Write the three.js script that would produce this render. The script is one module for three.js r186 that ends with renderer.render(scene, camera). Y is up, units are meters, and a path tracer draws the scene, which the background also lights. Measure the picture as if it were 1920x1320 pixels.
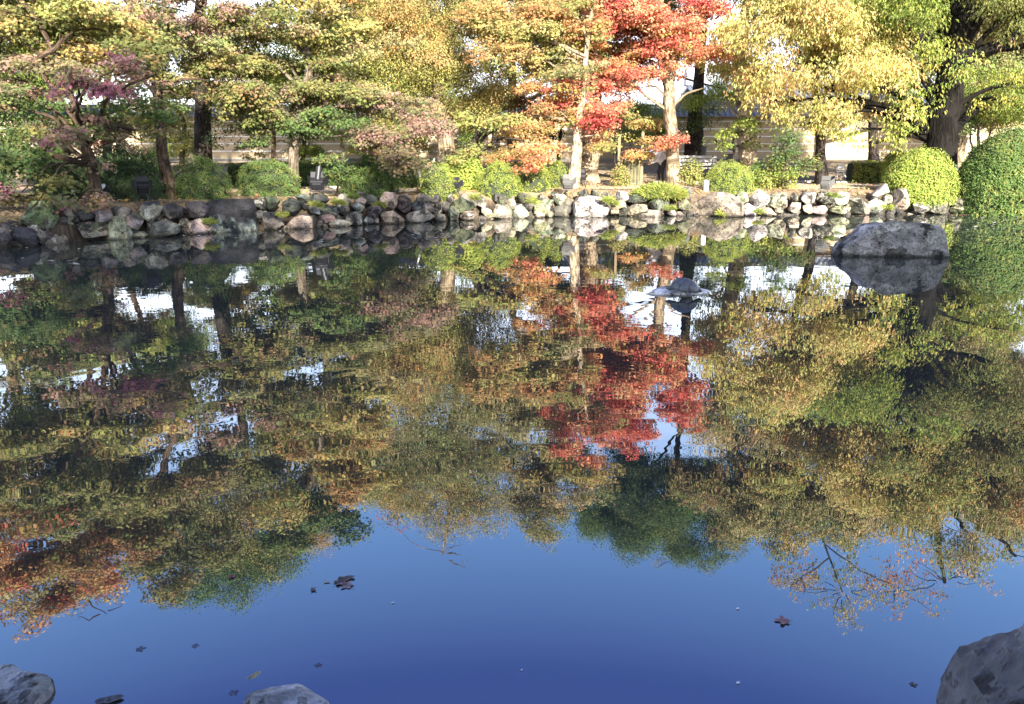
import * as THREE from 'three';
import { mergeGeometries, mergeVertices, toCreasedNormals } from 'three/addons/utils/BufferGeometryUtils.js';
import { MarchingCubes } from 'three/addons/objects/MarchingCubes.js';
import { RoundedBoxGeometry } from 'three/addons/geometries/RoundedBoxGeometry.js';

// ---------------------------------------------------------------- camera, sky, sun, exposure
const V = (x, y, z) => new THREE.Vector3(x, y, z);
const scene = new THREE.Scene();
const EYE = 2.0, PITCH = 14.24 * Math.PI / 180, FOC = 1498;
const camera = new THREE.PerspectiveCamera(2 * Math.atan(660 / FOC) * 180 / Math.PI, 1024 / 704, 0.05, 600);
camera.position.set(0, EYE, 0);
camera.rotation.x = -PITCH;
const renderer = new THREE.WebGLRenderer({ antialias: true });
renderer.toneMapping = THREE.LinearToneMapping;
renderer.toneMappingExposure = 4.3;
renderer.shadowMap.enabled = true;
const SUN_EL = 24 * Math.PI / 180, SUN_AZ = 18 * Math.PI / 180;
const TO_SUN = V(Math.sin(SUN_AZ) * Math.cos(SUN_EL), Math.sin(SUN_EL), Math.cos(SUN_AZ) * Math.cos(SUN_EL));
const sun = new THREE.DirectionalLight(new THREE.Color(1, 0.92, 0.79), 5);
sun.position.copy(TO_SUN).multiplyScalar(80).add(V(0, 0, -20));
sun.target.position.set(0, 0, -20);
sun.castShadow = true;
sun.shadow.mapSize.set(4096, 4096);
Object.assign(sun.shadow.camera, { left: -60, right: 60, top: 40, bottom: -40, near: 1, far: 220 });
scene.add(sun, sun.target);
{ // clear autumn sky: pale at the horizon, deep blue higher up, brighter round the sun
  const W = 512, H = 256, d = new Float32Array(W * H * 4);
  const stops = [[0, 0.85, 0.88, 0.95], [9, 0.72, 0.8, 0.95], [16, 0.46, 0.6, 0.86], [25, 0.115, 0.23, 0.47], [36, 0.033, 0.062, 0.225], [55, 0.037, 0.068, 0.21], [90, 0.037, 0.068, 0.2]];
  for (let r = 0; r < H; r++) {
    const up = ((r + 0.5) / H - 0.5) * Math.PI, deg = Math.abs(up * 180 / Math.PI);
    let k = 0; while (k < stops.length - 2 && deg > stops[k + 1][0]) k++;
    const A = stops[k], B = stops[k + 1]; let f = (deg - A[0]) / (B[0] - A[0]);
    const c = [1, 2, 3].map((i) => A[i] + (B[i] - A[i]) * f);
    for (let q = 0; q < W; q++) {
      const ro = ((q + 0.5) / W - 0.5) * 2 * Math.PI;
      const cs = Math.cos(ro) * Math.cos(up) * TO_SUN.x + Math.sin(up) * TO_SUN.y + Math.sin(ro) * Math.cos(up) * TO_SUN.z;
      const g = 0.9 * Math.exp(-(1 - cs) * 7);
      const o = (r * W + q) * 4, lo = up < 0 ? 0.5 : 1;
      d[o] = (c[0] + g) * lo; d[o + 1] = (c[1] + g * 0.93) * lo; d[o + 2] = (c[2] + g * 0.8) * lo; d[o + 3] = 1;
    }
  }
  const t = new THREE.DataTexture(d, W, H, THREE.RGBAFormat, THREE.FloatType);
  t.mapping = THREE.EquirectangularReflectionMapping; t.magFilter = t.minFilter = THREE.LinearFilter; t.needsUpdate = true;
  scene.background = t; scene.environment = t;
}

// ---------------------------------------------------------------- helpers
function rng(seed) { let a = seed >>> 0; return () => { a = (a + 0x6d2b79f5) | 0; let t = Math.imul(a ^ (a >>> 15), 1 | a); t = (t + Math.imul(t ^ (t >>> 7), 61 | t)) ^ t; return ((t ^ (t >>> 14)) >>> 0) / 4294967296; }; }
const lerp = (a, b, t) => a + (b - a) * t, clamp = (x, a, b) => Math.min(b, Math.max(a, x));
const sstep = (a, b, x) => { const t = clamp((x - a) / (b - a), 0, 1); return t * t * (3 - 2 * t); };
function hash3(x, y, z) { let h = Math.imul(x, 374761393) ^ Math.imul(y, 668265263) ^ Math.imul(z, 2147483629 | 0); h = Math.imul(h ^ (h >>> 13), 1274126177); h = Math.imul(h ^ (h >>> 15), 2246822519 | 0); return ((h ^ (h >>> 16)) >>> 0) / 4294967296; }
function noise(x, y, z = 0) { // value noise 0..1
  const X = Math.floor(x), Y = Math.floor(y), Z = Math.floor(z), f = (t) => t * t * (3 - 2 * t), u = f(x - X), v = f(y - Y), w = f(z - Z);
  const L = (zz) => lerp(lerp(hash3(X, Y, zz), hash3(X + 1, Y, zz), u), lerp(hash3(X, Y + 1, zz), hash3(X + 1, Y + 1, zz), u), v);
  return lerp(L(Z), L(Z + 1), w);
}
const fbm = (x, y, z = 0, n = 4) => { let s = 0, a = 0.5, t = 0; for (let i = 0; i < n; i++) { s += a * noise(x, y, z); t += a; a *= 0.5; x = x * 2.03 + 11.3; y = y * 2.03 + 7.1; z = z * 2.03 + 3.7; } return s / t; };
// a pixel of the photograph to a point: at a distance in front of the lens, seen directly or mirrored in the pond, or on a level
const dirOf = (px, py) => { const u = (px - 960) / FOC, v = (660 - py) / FOC, s = Math.sin(PITCH), c = Math.cos(PITCH); return V(u, -s + v * c, -c - v * s); };
const at = (px, py, d) => { const r = dirOf(px, py), t = d / -r.z; return V(r.x * t, EYE + r.y * t, -d); };
const mirrored = (px, py, d) => { const p = at(px, py, d); p.y = -p.y; return p; };
const onLevel = (px, py, y = 0) => { const r = dirOf(px, py), t = (y - EYE) / r.y; return V(r.x * t, y, r.z * t); };

const used = {};
function numbered(name) { const n = used[name] = (used[name] ?? -1) + 1; return n ? name + '_' + String(n).padStart(3, '0') : name; }
function tag(o, label, category, group, kind) { if (label) o.userData.label = label; if (category) o.userData.category = category; if (group) o.userData.group = group; if (kind) o.userData.kind = kind; return o; }
function shade(o) { o.traverse((m) => { if (m.isMesh) { m.castShadow = true; m.receiveShadow = true; } }); return o; }
function thing(name, label, category, p = V(0, 0, 0), turn = 0, group) { const o = new THREE.Group(); o.name = numbered(name); o.position.copy(p); o.rotation.y = turn; tag(o, label, category, group); scene.add(o); return o; }
function part(name, geo, mat, parent, kind) {
  const g = Array.isArray(geo) ? mergeGeometries(geo.map((x) => { const y = x.index ? x.toNonIndexed() : x; if (!y.attributes.uv) y.setAttribute('uv', new THREE.BufferAttribute(new Float32Array(y.attributes.position.count * 2), 2)); return y; })) : geo;
  const m = new THREE.Mesh(g, mat); m.castShadow = m.receiveShadow = true;
  let n = name, k = 0; const sib = parent.children; while (sib.some((s) => s.name === n)) n = name + '_' + String(++k).padStart(3, '0');
  m.name = parent === scene ? numbered(name) : n;
  if (kind) m.userData.kind = kind;
  parent.add(m); return m;
}
const box = (w, h, d, x = 0, y = 0, z = 0, r = 0.006) => { const g = r ? new RoundedBoxGeometry(w, h, d, 2, Math.min(r, w / 3, h / 3, d / 3)) : new THREE.BoxGeometry(w, h, d); return g.translate(x, y, z); };
const turned = (g, x = 0, y = 0, z = 0) => g.applyMatrix4(new THREE.Matrix4().makeRotationFromEuler(new THREE.Euler(x, y, z)));
const moved = (g, x, y, z) => g.translate(x, y, z);
const rod = (a, b, r, seg = 8, r2 = r) => { const dv = b.clone().sub(a), L = dv.length(), g = new THREE.CylinderGeometry(r2, r, L, seg, 1); g.translate(0, L / 2, 0); g.applyQuaternion(new THREE.Quaternion().setFromUnitVectors(V(0, 1, 0), dv.normalize())); return g.translate(a.x, a.y, a.z); };

function tex(size, fn, srgb, rep = 1) { // fn(x, y) in texture pixels -> [r, g, b] 0..1, tileable noise is up to fn
  const d = new Uint8Array(size * size * 4);
  for (let y = 0; y < size; y++) for (let x = 0; x < size; x++) { const c = fn(x, y), o = (y * size + x) * 4; for (let i = 0; i < 3; i++) d[o + i] = clamp(c[i] * 255, 0, 255); d[o + 3] = 255; }
  const t = new THREE.DataTexture(d, size, size); t.wrapS = t.wrapT = THREE.RepeatWrapping; t.magFilter = THREE.LinearFilter; t.minFilter = THREE.LinearMipmapLinearFilter;
  if (srgb) t.colorSpace = THREE.SRGBColorSpace; t.repeat.set(rep, rep); t.needsUpdate = true; return t;
}
function tileNoise(period, seed) { // tileable value noise with an integer period
  return (x, y) => { const X = Math.floor(x), Y = Math.floor(y), f = (t) => t * t * (3 - 2 * t), u = f(x - X), v = f(y - Y), m = (a) => ((a % period) + period) % period;
    return lerp(lerp(hash3(m(X), m(Y), seed), hash3(m(X + 1), m(Y), seed), u), lerp(hash3(m(X), m(Y + 1), seed), hash3(m(X + 1), m(Y + 1), seed), u), v); };
}
const tileFbm = (base, seed, oct) => { const ns = [...Array(oct)].map((_, i) => tileNoise(base << i, seed + i)); return (u, v) => { let s = 0, a = 0.5, t = 0; ns.forEach((n, i) => { s += a * n(u * (base << i), v * (base << i)); t += a; a *= 0.55; }); return s / t; }; };

// ---------------------------------------------------------------- materials
const stoneF = tileFbm(9, 5, 6), stoneG = tileFbm(44, 40, 4), lich = tileFbm(14, 77, 5), stoneS = tileFbm(7, 131, 6);
const stoneMap = tex(1024, (x, y) => { const u = x / 1024, v = y / 1024, a = stoneF(u, v), b = stoneG(u, v), l = sstep(0.56, 0.62, lich(u, v)); const c = 0.84 + (a - 0.5) * 1.0 + (b - 0.5) * 0.6; const k = sstep(0.62, 0.7, b) * 0.35 + sstep(0.6, 0.66, stoneS(u, v)) * 0.4; return [lerp(c, 0.95, l * 0.55) - k, lerp(c * 0.985, 0.97, l * 0.55) - k, lerp(c * 0.96, 0.92, l * 0.5) - k]; }, true, 0.55);
const stoneBump = tex(1024, (x, y) => { const u = x / 1024, v = y / 1024, c = stoneF(u, v) * 0.55 + stoneG(u, v) * 0.45; return [c, c, c]; }, false, 0.55);
const stoneMat = new THREE.MeshStandardMaterial({ map: stoneMap, bumpMap: stoneBump, bumpScale: 0.07, roughness: 0.9, vertexColors: true });
const wetStoneMat = new THREE.MeshStandardMaterial({ map: stoneMap, bumpMap: stoneBump, bumpScale: 0.02, roughness: 0.55, vertexColors: true });
const stretched = (px, py, seed) => (u, v) => { const X = Math.floor(u * px), Y = Math.floor(v * py), f = (t) => t * t * (3 - 2 * t), a = f(u * px - X), b = f(v * py - Y), H = (x, y) => hash3(x % px, y % py, seed); return lerp(lerp(H(X, Y), H(X + 1, Y), a), lerp(H(X, Y + 1), H(X + 1, Y + 1), a), b); };
const barkF = tileFbm(3, 9, 6), rid = [stretched(14, 3, 21), stretched(29, 7, 22), stretched(60, 15, 23)], barkR = (u, v) => rid[0](u, v) * 0.5 + rid[1](u, v) * 0.32 + rid[2](u, v) * 0.18;
const barkMap = tex(512, (x, y) => { const u = x / 512, v = y / 512, r = Math.abs(barkR(u, v) - 0.5) * 3.2, a = barkF(u, v); const c = 0.62 + r * 0.45 + (a - 0.5) * 0.8, li = sstep(0.6, 0.68, a) * 0.2; return [c + li, c * 0.98 + li, c * 0.95 + li]; }, true);
const barkBump = tex(512, (x, y) => { const u = x / 512, v = y / 512, r = Math.abs(barkR(u, v) - 0.5) * 3.2, c = r * 0.7 + barkF(u, v) * 0.3; return [c, c, c]; });
const bark = (r, g, b) => new THREE.MeshPhysicalMaterial({ specularIntensity: 0.2, map: barkMap, bumpMap: barkBump, bumpScale: 0.03, roughness: 0.92, color: new THREE.Color().setRGB(r, g, b) });
const BARK = { black: bark(0.014, 0.0125, 0.011), brown: bark(0.13, 0.095, 0.07), dark: bark(0.05, 0.042, 0.038), pale: bark(0.46, 0.38, 0.28), grey: bark(0.19, 0.16, 0.125), tan: bark(0.31, 0.25, 0.175) };  // black: canopy shade over the huge right trunk, put into its bark colour
const plain = (r, g, b, rough = 0.8, metal = 0) => new THREE.MeshStandardMaterial({ color: new THREE.Color().setRGB(r, g, b), roughness: rough, metalness: metal });
const leafMat = (tr = 0.42) => new THREE.MeshPhysicalMaterial({ color: 0xffffff, vertexColors: true, roughness: 0.9, transmission: tr, thickness: 0, ior: 1.3, side: THREE.DoubleSide });
const LEAF = leafMat(), GLOSSY_LEAF = leafMat(0.25);

// ---------------------------------------------------------------- terrain
const shorePx = [[-40, 468], [0, 467], [70, 462], [130, 456], [200, 450], [290, 445], [395, 437], [480, 434], [600, 427], [700, 421], [800, 417], [900, 413], [1000, 409], [1080, 407], [1300, 406], [1500, 405], [1640, 404], [1790, 403], [1850, 401], [1940, 400]];
const shore = shorePx.map(([x, y]) => { const p = onLevel(x, y); return [p.x, p.z]; });
shore.unshift([-34, 6], [-24, -2], [-18, -9], [-14, -14]); shore.push([19, -25.5], [22, -23.5], [26, -18], [30, -9], [36, 6]);
const zb = (x) => { if (x <= shore[0][0]) return shore[0][1]; for (let i = 1; i < shore.length; i++) if (x <= shore[i][0]) { const a = shore[i - 1], b = shore[i]; return lerp(a[1], b[1], (x - a[0]) / (b[0] - a[0])); } return shore.at(-1)[1]; };
const nearEdge = (x) => -1.35 + 0.35 * Math.sin(x * 0.9 + 1) ;
function groundY(x, z) {
  const s = zb(x) - z, n = fbm(x * 0.6, z * 0.6, 1, 3) - 0.5;
  if (z > -4 && z > zb(x) + 1) return lerp(-0.9, 0.42, sstep(-0.6, 0.7, z - nearEdge(x))) + n * 0.12;
  let h = lerp(-0.9, 0.5, sstep(0.0, 0.75, s)) + 0.24 * sstep(0.6, 1.7, s);
  const mound = sstep(31, 43, -z) * 0.62 + 0.14 * sstep(0.5, 0.75, fbm(x * 0.16, z * 0.25, 9, 2)) * sstep(30, 34, -z);
  return h + mound * sstep(1, 5, s) + n * 0.1 * sstep(0.4, 1.2, s);
}
{
  const xs = []; for (let x = -260; x < 260;) { xs.push(x); const a = Math.abs(x); x += a < 20 ? 0.3 : a < 40 ? 1.5 : 14; } xs.push(260);
  const rows = []; // [kind, value]: z measured from the near edge, or distance beyond the far shore
  for (const v of [220, 120, 60, 30, 15, 8, 4, 2.5, 1.6, 1.1, 0.8, 0.55, 0.35, 0.15, -0.1, -0.4, -0.7]) rows.push([0, v]);
  for (const v of [-2, -0.3, 0, 0.15, 0.3, 0.45, 0.6, 0.8, 1.05, 1.3, 1.6, 2, 2.4, 2.9, 3.4, 4, 4.6, 5.2, 6, 7, 8, 9, 10, 11, 12, 13, 14, 15, 16.5, 18, 20, 22, 25, 30, 40, 60, 100, 180, 300]) rows.push([1, v]);
  const pos = [], uv = [], col = [], idx = [];
  for (const [k, v] of rows) for (const x of xs) {
    let z = k ? zb(x) - v : Math.max(nearEdge(x) + v, zb(x) + 0.3 + v * 0.2);
    if (k && v <= -1) z = Math.min(z, (zb(x) + nearEdge(x) - 0.7) / 2);
    const y = groundY(x, z);
    pos.push(x, y, z); uv.push(x, z);
    const n1 = fbm(x * 0.9, z * 0.9, 3, 4), n2 = fbm(x * 0.25, z * 0.4, 6, 3), dry = sstep(0.45, 0.6, n2), moss = sstep(0.52, 0.66, n1) * (k && v > 7 ? 0.75 : 0.25);
    let c = [lerp(0.3, 0.44, dry), lerp(0.22, 0.335, dry), lerp(0.145, 0.2, dry)];
    c = c.map((q, i) => lerp(q, [0.2, 0.19, 0.06][i], moss) * (0.8 + n1 * 0.4));
    if (k && v < 1.2) c = c.map((q, i) => lerp([0.07, 0.055, 0.04][i], q, sstep(0.5, 1.2, v + n1 * 0.4 - 0.2))); if (y < -0.1) c = [0.05, 0.05, 0.04];  // earth at the wall foot coloured dark for the shade in the joints
    col.push(...c);
  }
  const W = xs.length;
  for (let r = 0; r + 1 < rows.length; r++) for (let i = 0; i + 1 < W; i++) { const a = r * W + i, b = a + 1, c = a + W, d = c + 1; idx.push(a, b, c, b, d, c); }
  const g = new THREE.BufferGeometry(); g.setAttribute('position', new THREE.Float32BufferAttribute(pos, 3)); g.setAttribute('uv', new THREE.Float32BufferAttribute(uv, 2)); g.setAttribute('color', new THREE.Float32BufferAttribute(col, 3)); g.setIndex(idx); g.computeVertexNormals();
  const gF = tileFbm(8, 90, 6), gS = tileFbm(64, 95, 2);
  const gm = tex(512, (x, y) => { const c = 0.86 + (gF(x / 512, y / 512) - 0.5) * 0.8 + (gS(x / 512, y / 512) - 0.5) * 0.6; return [c, c * 0.98, c * 0.95]; }, true, 0.5);
  const gb = tex(512, (x, y) => { const c = gF(x / 512, y / 512) * 0.6 + gS(x / 512, y / 512) * 0.4; return [c, c, c]; }, false, 0.5);
  const m = new THREE.MeshStandardMaterial({ map: gm, bumpMap: gb, bumpScale: 0.05, roughness: 0.97, vertexColors: true });
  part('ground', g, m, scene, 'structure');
  // raked gravel path along the pond
  const pp = [], pu = [], pi = []; const px = []; for (let x = -7; x <= 19; x += 0.35) px.push(x); const ps = []; for (let i = 0; i <= 16; i++) ps.push(i / 16);
  for (const f of ps) for (const x of px) { const s = lerp(1.7 + 0.35 * fbm(x * 0.7, 3), 5.4 + 0.5 * fbm(x * 0.5, 8), f), z = zb(x) - s; pp.push(x, groundY(x, z) + 0.012, z); pu.push(x, z); }
  for (let r = 0; r + 1 < ps.length; r++) for (let i = 0; i + 1 < px.length; i++) { const a = r * px.length + i, b = a + 1, c = a + px.length; pi.push(a, b, c, b, c + 1, c); }
  const pg = new THREE.BufferGeometry(); pg.setAttribute('position', new THREE.Float32BufferAttribute(pp, 3)); pg.setAttribute('uv', new THREE.Float32BufferAttribute(pu, 2)); pg.setIndex(pi); pg.computeVertexNormals();
  const gravel = tex(512, (x, y) => { const c = 0.9 + (gS(x / 512, y / 512) - 0.5) * 0.8 + (gF(x / 512, y / 512) - 0.5) * 0.35; return [c, c * 0.97, c * 0.93]; }, true, 1);
  part('gravel_path', pg, new THREE.MeshStandardMaterial({ map: gravel, bumpMap: gb, bumpScale: 0.03, roughness: 0.95, color: new THREE.Color().setRGB(0.5, 0.44, 0.36) }), scene, 'structure');
}
// ---------------------------------------------------------------- water
{
  const N = 2048, L = 32;
  const h = new Float32Array(N * N);
  for (let y = 0; y < N; y++) for (let x = 0; x < N; x++) {
    const u = x / N, v = y / N, X = u * L - 16, Z = -v * L; // metres
    const amp = lerp(0.18, 1, sstep(0.36, 0.64, fbm(X * 0.28, Z * 0.28, 2, 3))) * lerp(0.3, 1, sstep(2.2, 4.5, -Z)) * lerp(1, 0.22, sstep(10, 20, -Z));
    const warp = fbm(X * 0.4, Z * 0.4, 5, 2) * 1.6;
    const train = Math.sin((Z + 0.12 * X) * 52 + warp * 9) * sstep(0.5, 0.7, fbm(X * 0.16 + 3, Z * 0.3, 8, 2)) * (0.5 + fbm(X * 1.1, Z * 1.1, 3, 2));
    const wx = X + 0.06 * Math.sin(Z * 5.1 + X * 2), wz = Z + 0.06 * Math.sin(X * 4.3 - Z * 1.7);
    h[y * N + x] = amp * ((noise((wx * 0.8 - wz * 0.6) * 7.2, (wx * 0.6 + wz * 0.8) * 7.2, 1) - 0.5) + (noise((wx * 0.94 + wz * 0.34) * 12, (wz * 0.94 - wx * 0.34) * 12, 2) - 0.5) * 0.3 + (noise((wx * 0.34 - wz * 0.94) * 2.9, (wx * 0.94 + wz * 0.34) * 2.9, 3) - 0.5) * 0.9 + train * 0.045);
  }
  const d = new Uint8Array(N * N * 4), m = (a) => (a + N) % N;
  for (let y = 0; y < N; y++) for (let x = 0; x < N; x++) {
    const o = (y * N + x) * 4, dx = h[y * N + m(x + 1)] - h[y * N + m(x - 1)], dy = h[m(y + 1) * N + x] - h[m(y - 1) * N + x];
    d[o] = clamp(127.5 - dx * 240, 0, 255); d[o + 1] = clamp(127.5 - dy * 240, 0, 255); d[o + 2] = 255; d[o + 3] = 255;
  }
  const t = new THREE.DataTexture(d, N, N); t.wrapS = t.wrapT = THREE.RepeatWrapping; t.magFilter = THREE.LinearFilter; t.minFilter = THREE.LinearFilter; t.needsUpdate = true;
  const g = new THREE.PlaneGeometry(80, 44, 1, 1); g.rotateX(-Math.PI / 2); g.translate(0, 0, -18);
  const p = g.attributes.position, uv = g.attributes.uv; for (let i = 0; i < p.count; i++) uv.setXY(i, (p.getX(i) + 16) / L, -p.getZ(i) / L);
  const wm = new THREE.MeshPhysicalMaterial({ color: new THREE.Color().setRGB(0.03, 0.036, 0.031), roughness: 0.0, ior: 3.2, normalMap: t, normalScale: new THREE.Vector2(0.008, 0.008) });
  part('water', g, wm, scene, 'structure');
}
// ---------------------------------------------------------------- stones
function rockGeometry(outline, depth, seed, { seg = 30, rings = 17, rough = 0.04, cuts = 8, pw = 3, waterY = -9, tint = [0.3, 0.29, 0.27], top = null, moss = 0, spots = 0.5 } = {}) {
  // outline: points (x, y) in metres round the stone as seen from the front; the body bulges towards +z and -z
  const r = rng(seed), n = outline.length, cx = outline.reduce((s, p) => s + p[0], 0) / n, cy = outline.reduce((s, p) => s + p[1], 0) / n;
  const radius = (a) => { // distance from the centre to the outline in direction a
    const dx = Math.cos(a), dy = Math.sin(a); let best = 0.01;
    for (let i = 0; i < n; i++) { const ax = outline[i][0] - cx, ay = outline[i][1] - cy, ex = outline[(i + 1) % n][0] - cx - ax, ey = outline[(i + 1) % n][1] - cy - ay, den = dx * ey - dy * ex; if (Math.abs(den) < 1e-9) continue; const t = (ax * ey - ay * ex) / den, q = (ax * dy - ay * dx) / den; if (t > 0 && q >= -1e-6 && q <= 1 + 1e-6) best = Math.max(best, t); }
    return best;
  };
  const size = Math.max(...outline.map((p) => Math.hypot(p[0] - cx, p[1] - cy)));
  const planes = [...Array(cuts)].map(() => { const a = r() * 6.283, e = 0.25 + r() * 0.9; return [Math.cos(a) * Math.cos(e), Math.sin(a) * Math.cos(e), Math.sin(e) * (r() < 0.8 ? 1 : -1), (0.36 + r() * 0.27)]; });
  const pos = [], col = [], idx = [], ox = seed * 3.7 % 97;
  const spine = [...Array(seg)].map((_, i) => radius((i / seg) * 6.28319));
  for (let k = 0; k <= rings; k++) {
    const u = -Math.cos((k / rings) * Math.PI), s = Math.pow(Math.max(0, 1 - Math.abs(u) ** pw), 1 / pw), sz = u * depth;
    for (let i = 0; i < seg; i++) {
      const a = (i / seg) * 6.28319, R = spine[i] * s; let x = Math.cos(a) * R, y = Math.sin(a) * R, z = sz;
      for (const [nx, ny, nz, d] of planes) { const q = nx * x / size + ny * y / size + nz * z / depth - d; if (q > 0) { x -= q * nx * size; y -= q * ny * size; z -= q * nz * depth; } }
      const w = fbm(x * 2.6 / size + ox, y * 2.6 / size, z * 2.6 / size, 3) - 0.5, w2 = Math.abs(fbm(x * 5 / size - ox, y * 5 / size, z * 5 / size + 4, 2) - 0.5), l = 1 + w * rough * 4 - w2 * rough * 3;
      x *= l; y *= l; z *= l;
      pos.push(x + cx, y + cy, z);
      const m1 = fbm(x * 5 + ox, y * 5, z * 5, 4), m2 = fbm(x * 2.2 - ox, y * 2.2, z * 2.2 + 9, 3), v = 0.82 + m1 * 0.4;
      let c = tint.map((q) => q * v);
      const stain = sstep(0.52, 0.56, m2 + (m1 - 0.5) * 0.3) * spots * 0.75; c = c.map((q, j) => lerp(q, [0.085, 0.085, 0.095][j], stain));
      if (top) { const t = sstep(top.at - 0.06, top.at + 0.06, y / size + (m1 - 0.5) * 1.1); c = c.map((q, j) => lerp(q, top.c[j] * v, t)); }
      if (moss) { const t = sstep(0.5, 0.62, m1 + moss * 0.25 + 0.1 * y / size); c = c.map((q, j) => lerp(q, [0.1, 0.15, 0.05][j], t * moss)); }
      const wet = 1 - sstep(0.03, 0.055, y + cy - waterY - (m1 - 0.5) * 0.09); c = c.map((q, j) => lerp(q, [0.045, 0.042, 0.03][j], wet * 0.85));
      col.push(...c);
    }
  }
  for (let k = 0; k < rings; k++) for (let i = 0; i < seg; i++) { const a = k * seg + i, b = k * seg + (i + 1) % seg, c = a + seg, d = b + seg; if (k > 0) idx.push(a, b, d); if (k < rings - 1) idx.push(a, d, c); }
  let g = new THREE.BufferGeometry(); g.setAttribute('position', new THREE.Float32BufferAttribute(pos, 3)); g.setAttribute('color', new THREE.Float32BufferAttribute(col, 3)); g.setIndex(idx);
  g = toCreasedNormals(g, 0.5);
  const P = g.attributes.position, Nn = g.attributes.normal, uv = new Float32Array(P.count * 2);
  for (let i = 0; i < P.count; i += 3) { // one face at a time: the flattest projection
    const nx = Math.abs(Nn.getX(i)), ny = Math.abs(Nn.getY(i)), nz = Math.abs(Nn.getZ(i));
    for (let j = i; j < i + 3; j++) { const q = ny > nx && ny > nz ? [P.getX(j), P.getZ(j)] : nx > nz ? [P.getZ(j), P.getY(j)] : [P.getX(j), P.getY(j)]; uv[j * 2] = q[0] + ox; uv[j * 2 + 1] = q[1] + ox * 0.7; }
  }
  g.setAttribute('uv', new THREE.BufferAttribute(uv, 2));
  return g;
}
const TINT = { g: [0.36, 0.335, 0.29], l: [0.52, 0.475, 0.4], d: [0.1, 0.095, 0.09], b: [0.21, 0.19, 0.155], t: [0.42, 0.385, 0.3], w: [0.62, 0.585, 0.5], n: [0.31, 0.34, 0.27], u: [0.29, 0.29, 0.285] };  // w: the white of sunlit stones, put into the tint
const wallGroup = thing('retaining_wall', 'low revetment of rough rounded boulders along the far edge of the pond', 'stone wall');
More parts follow.
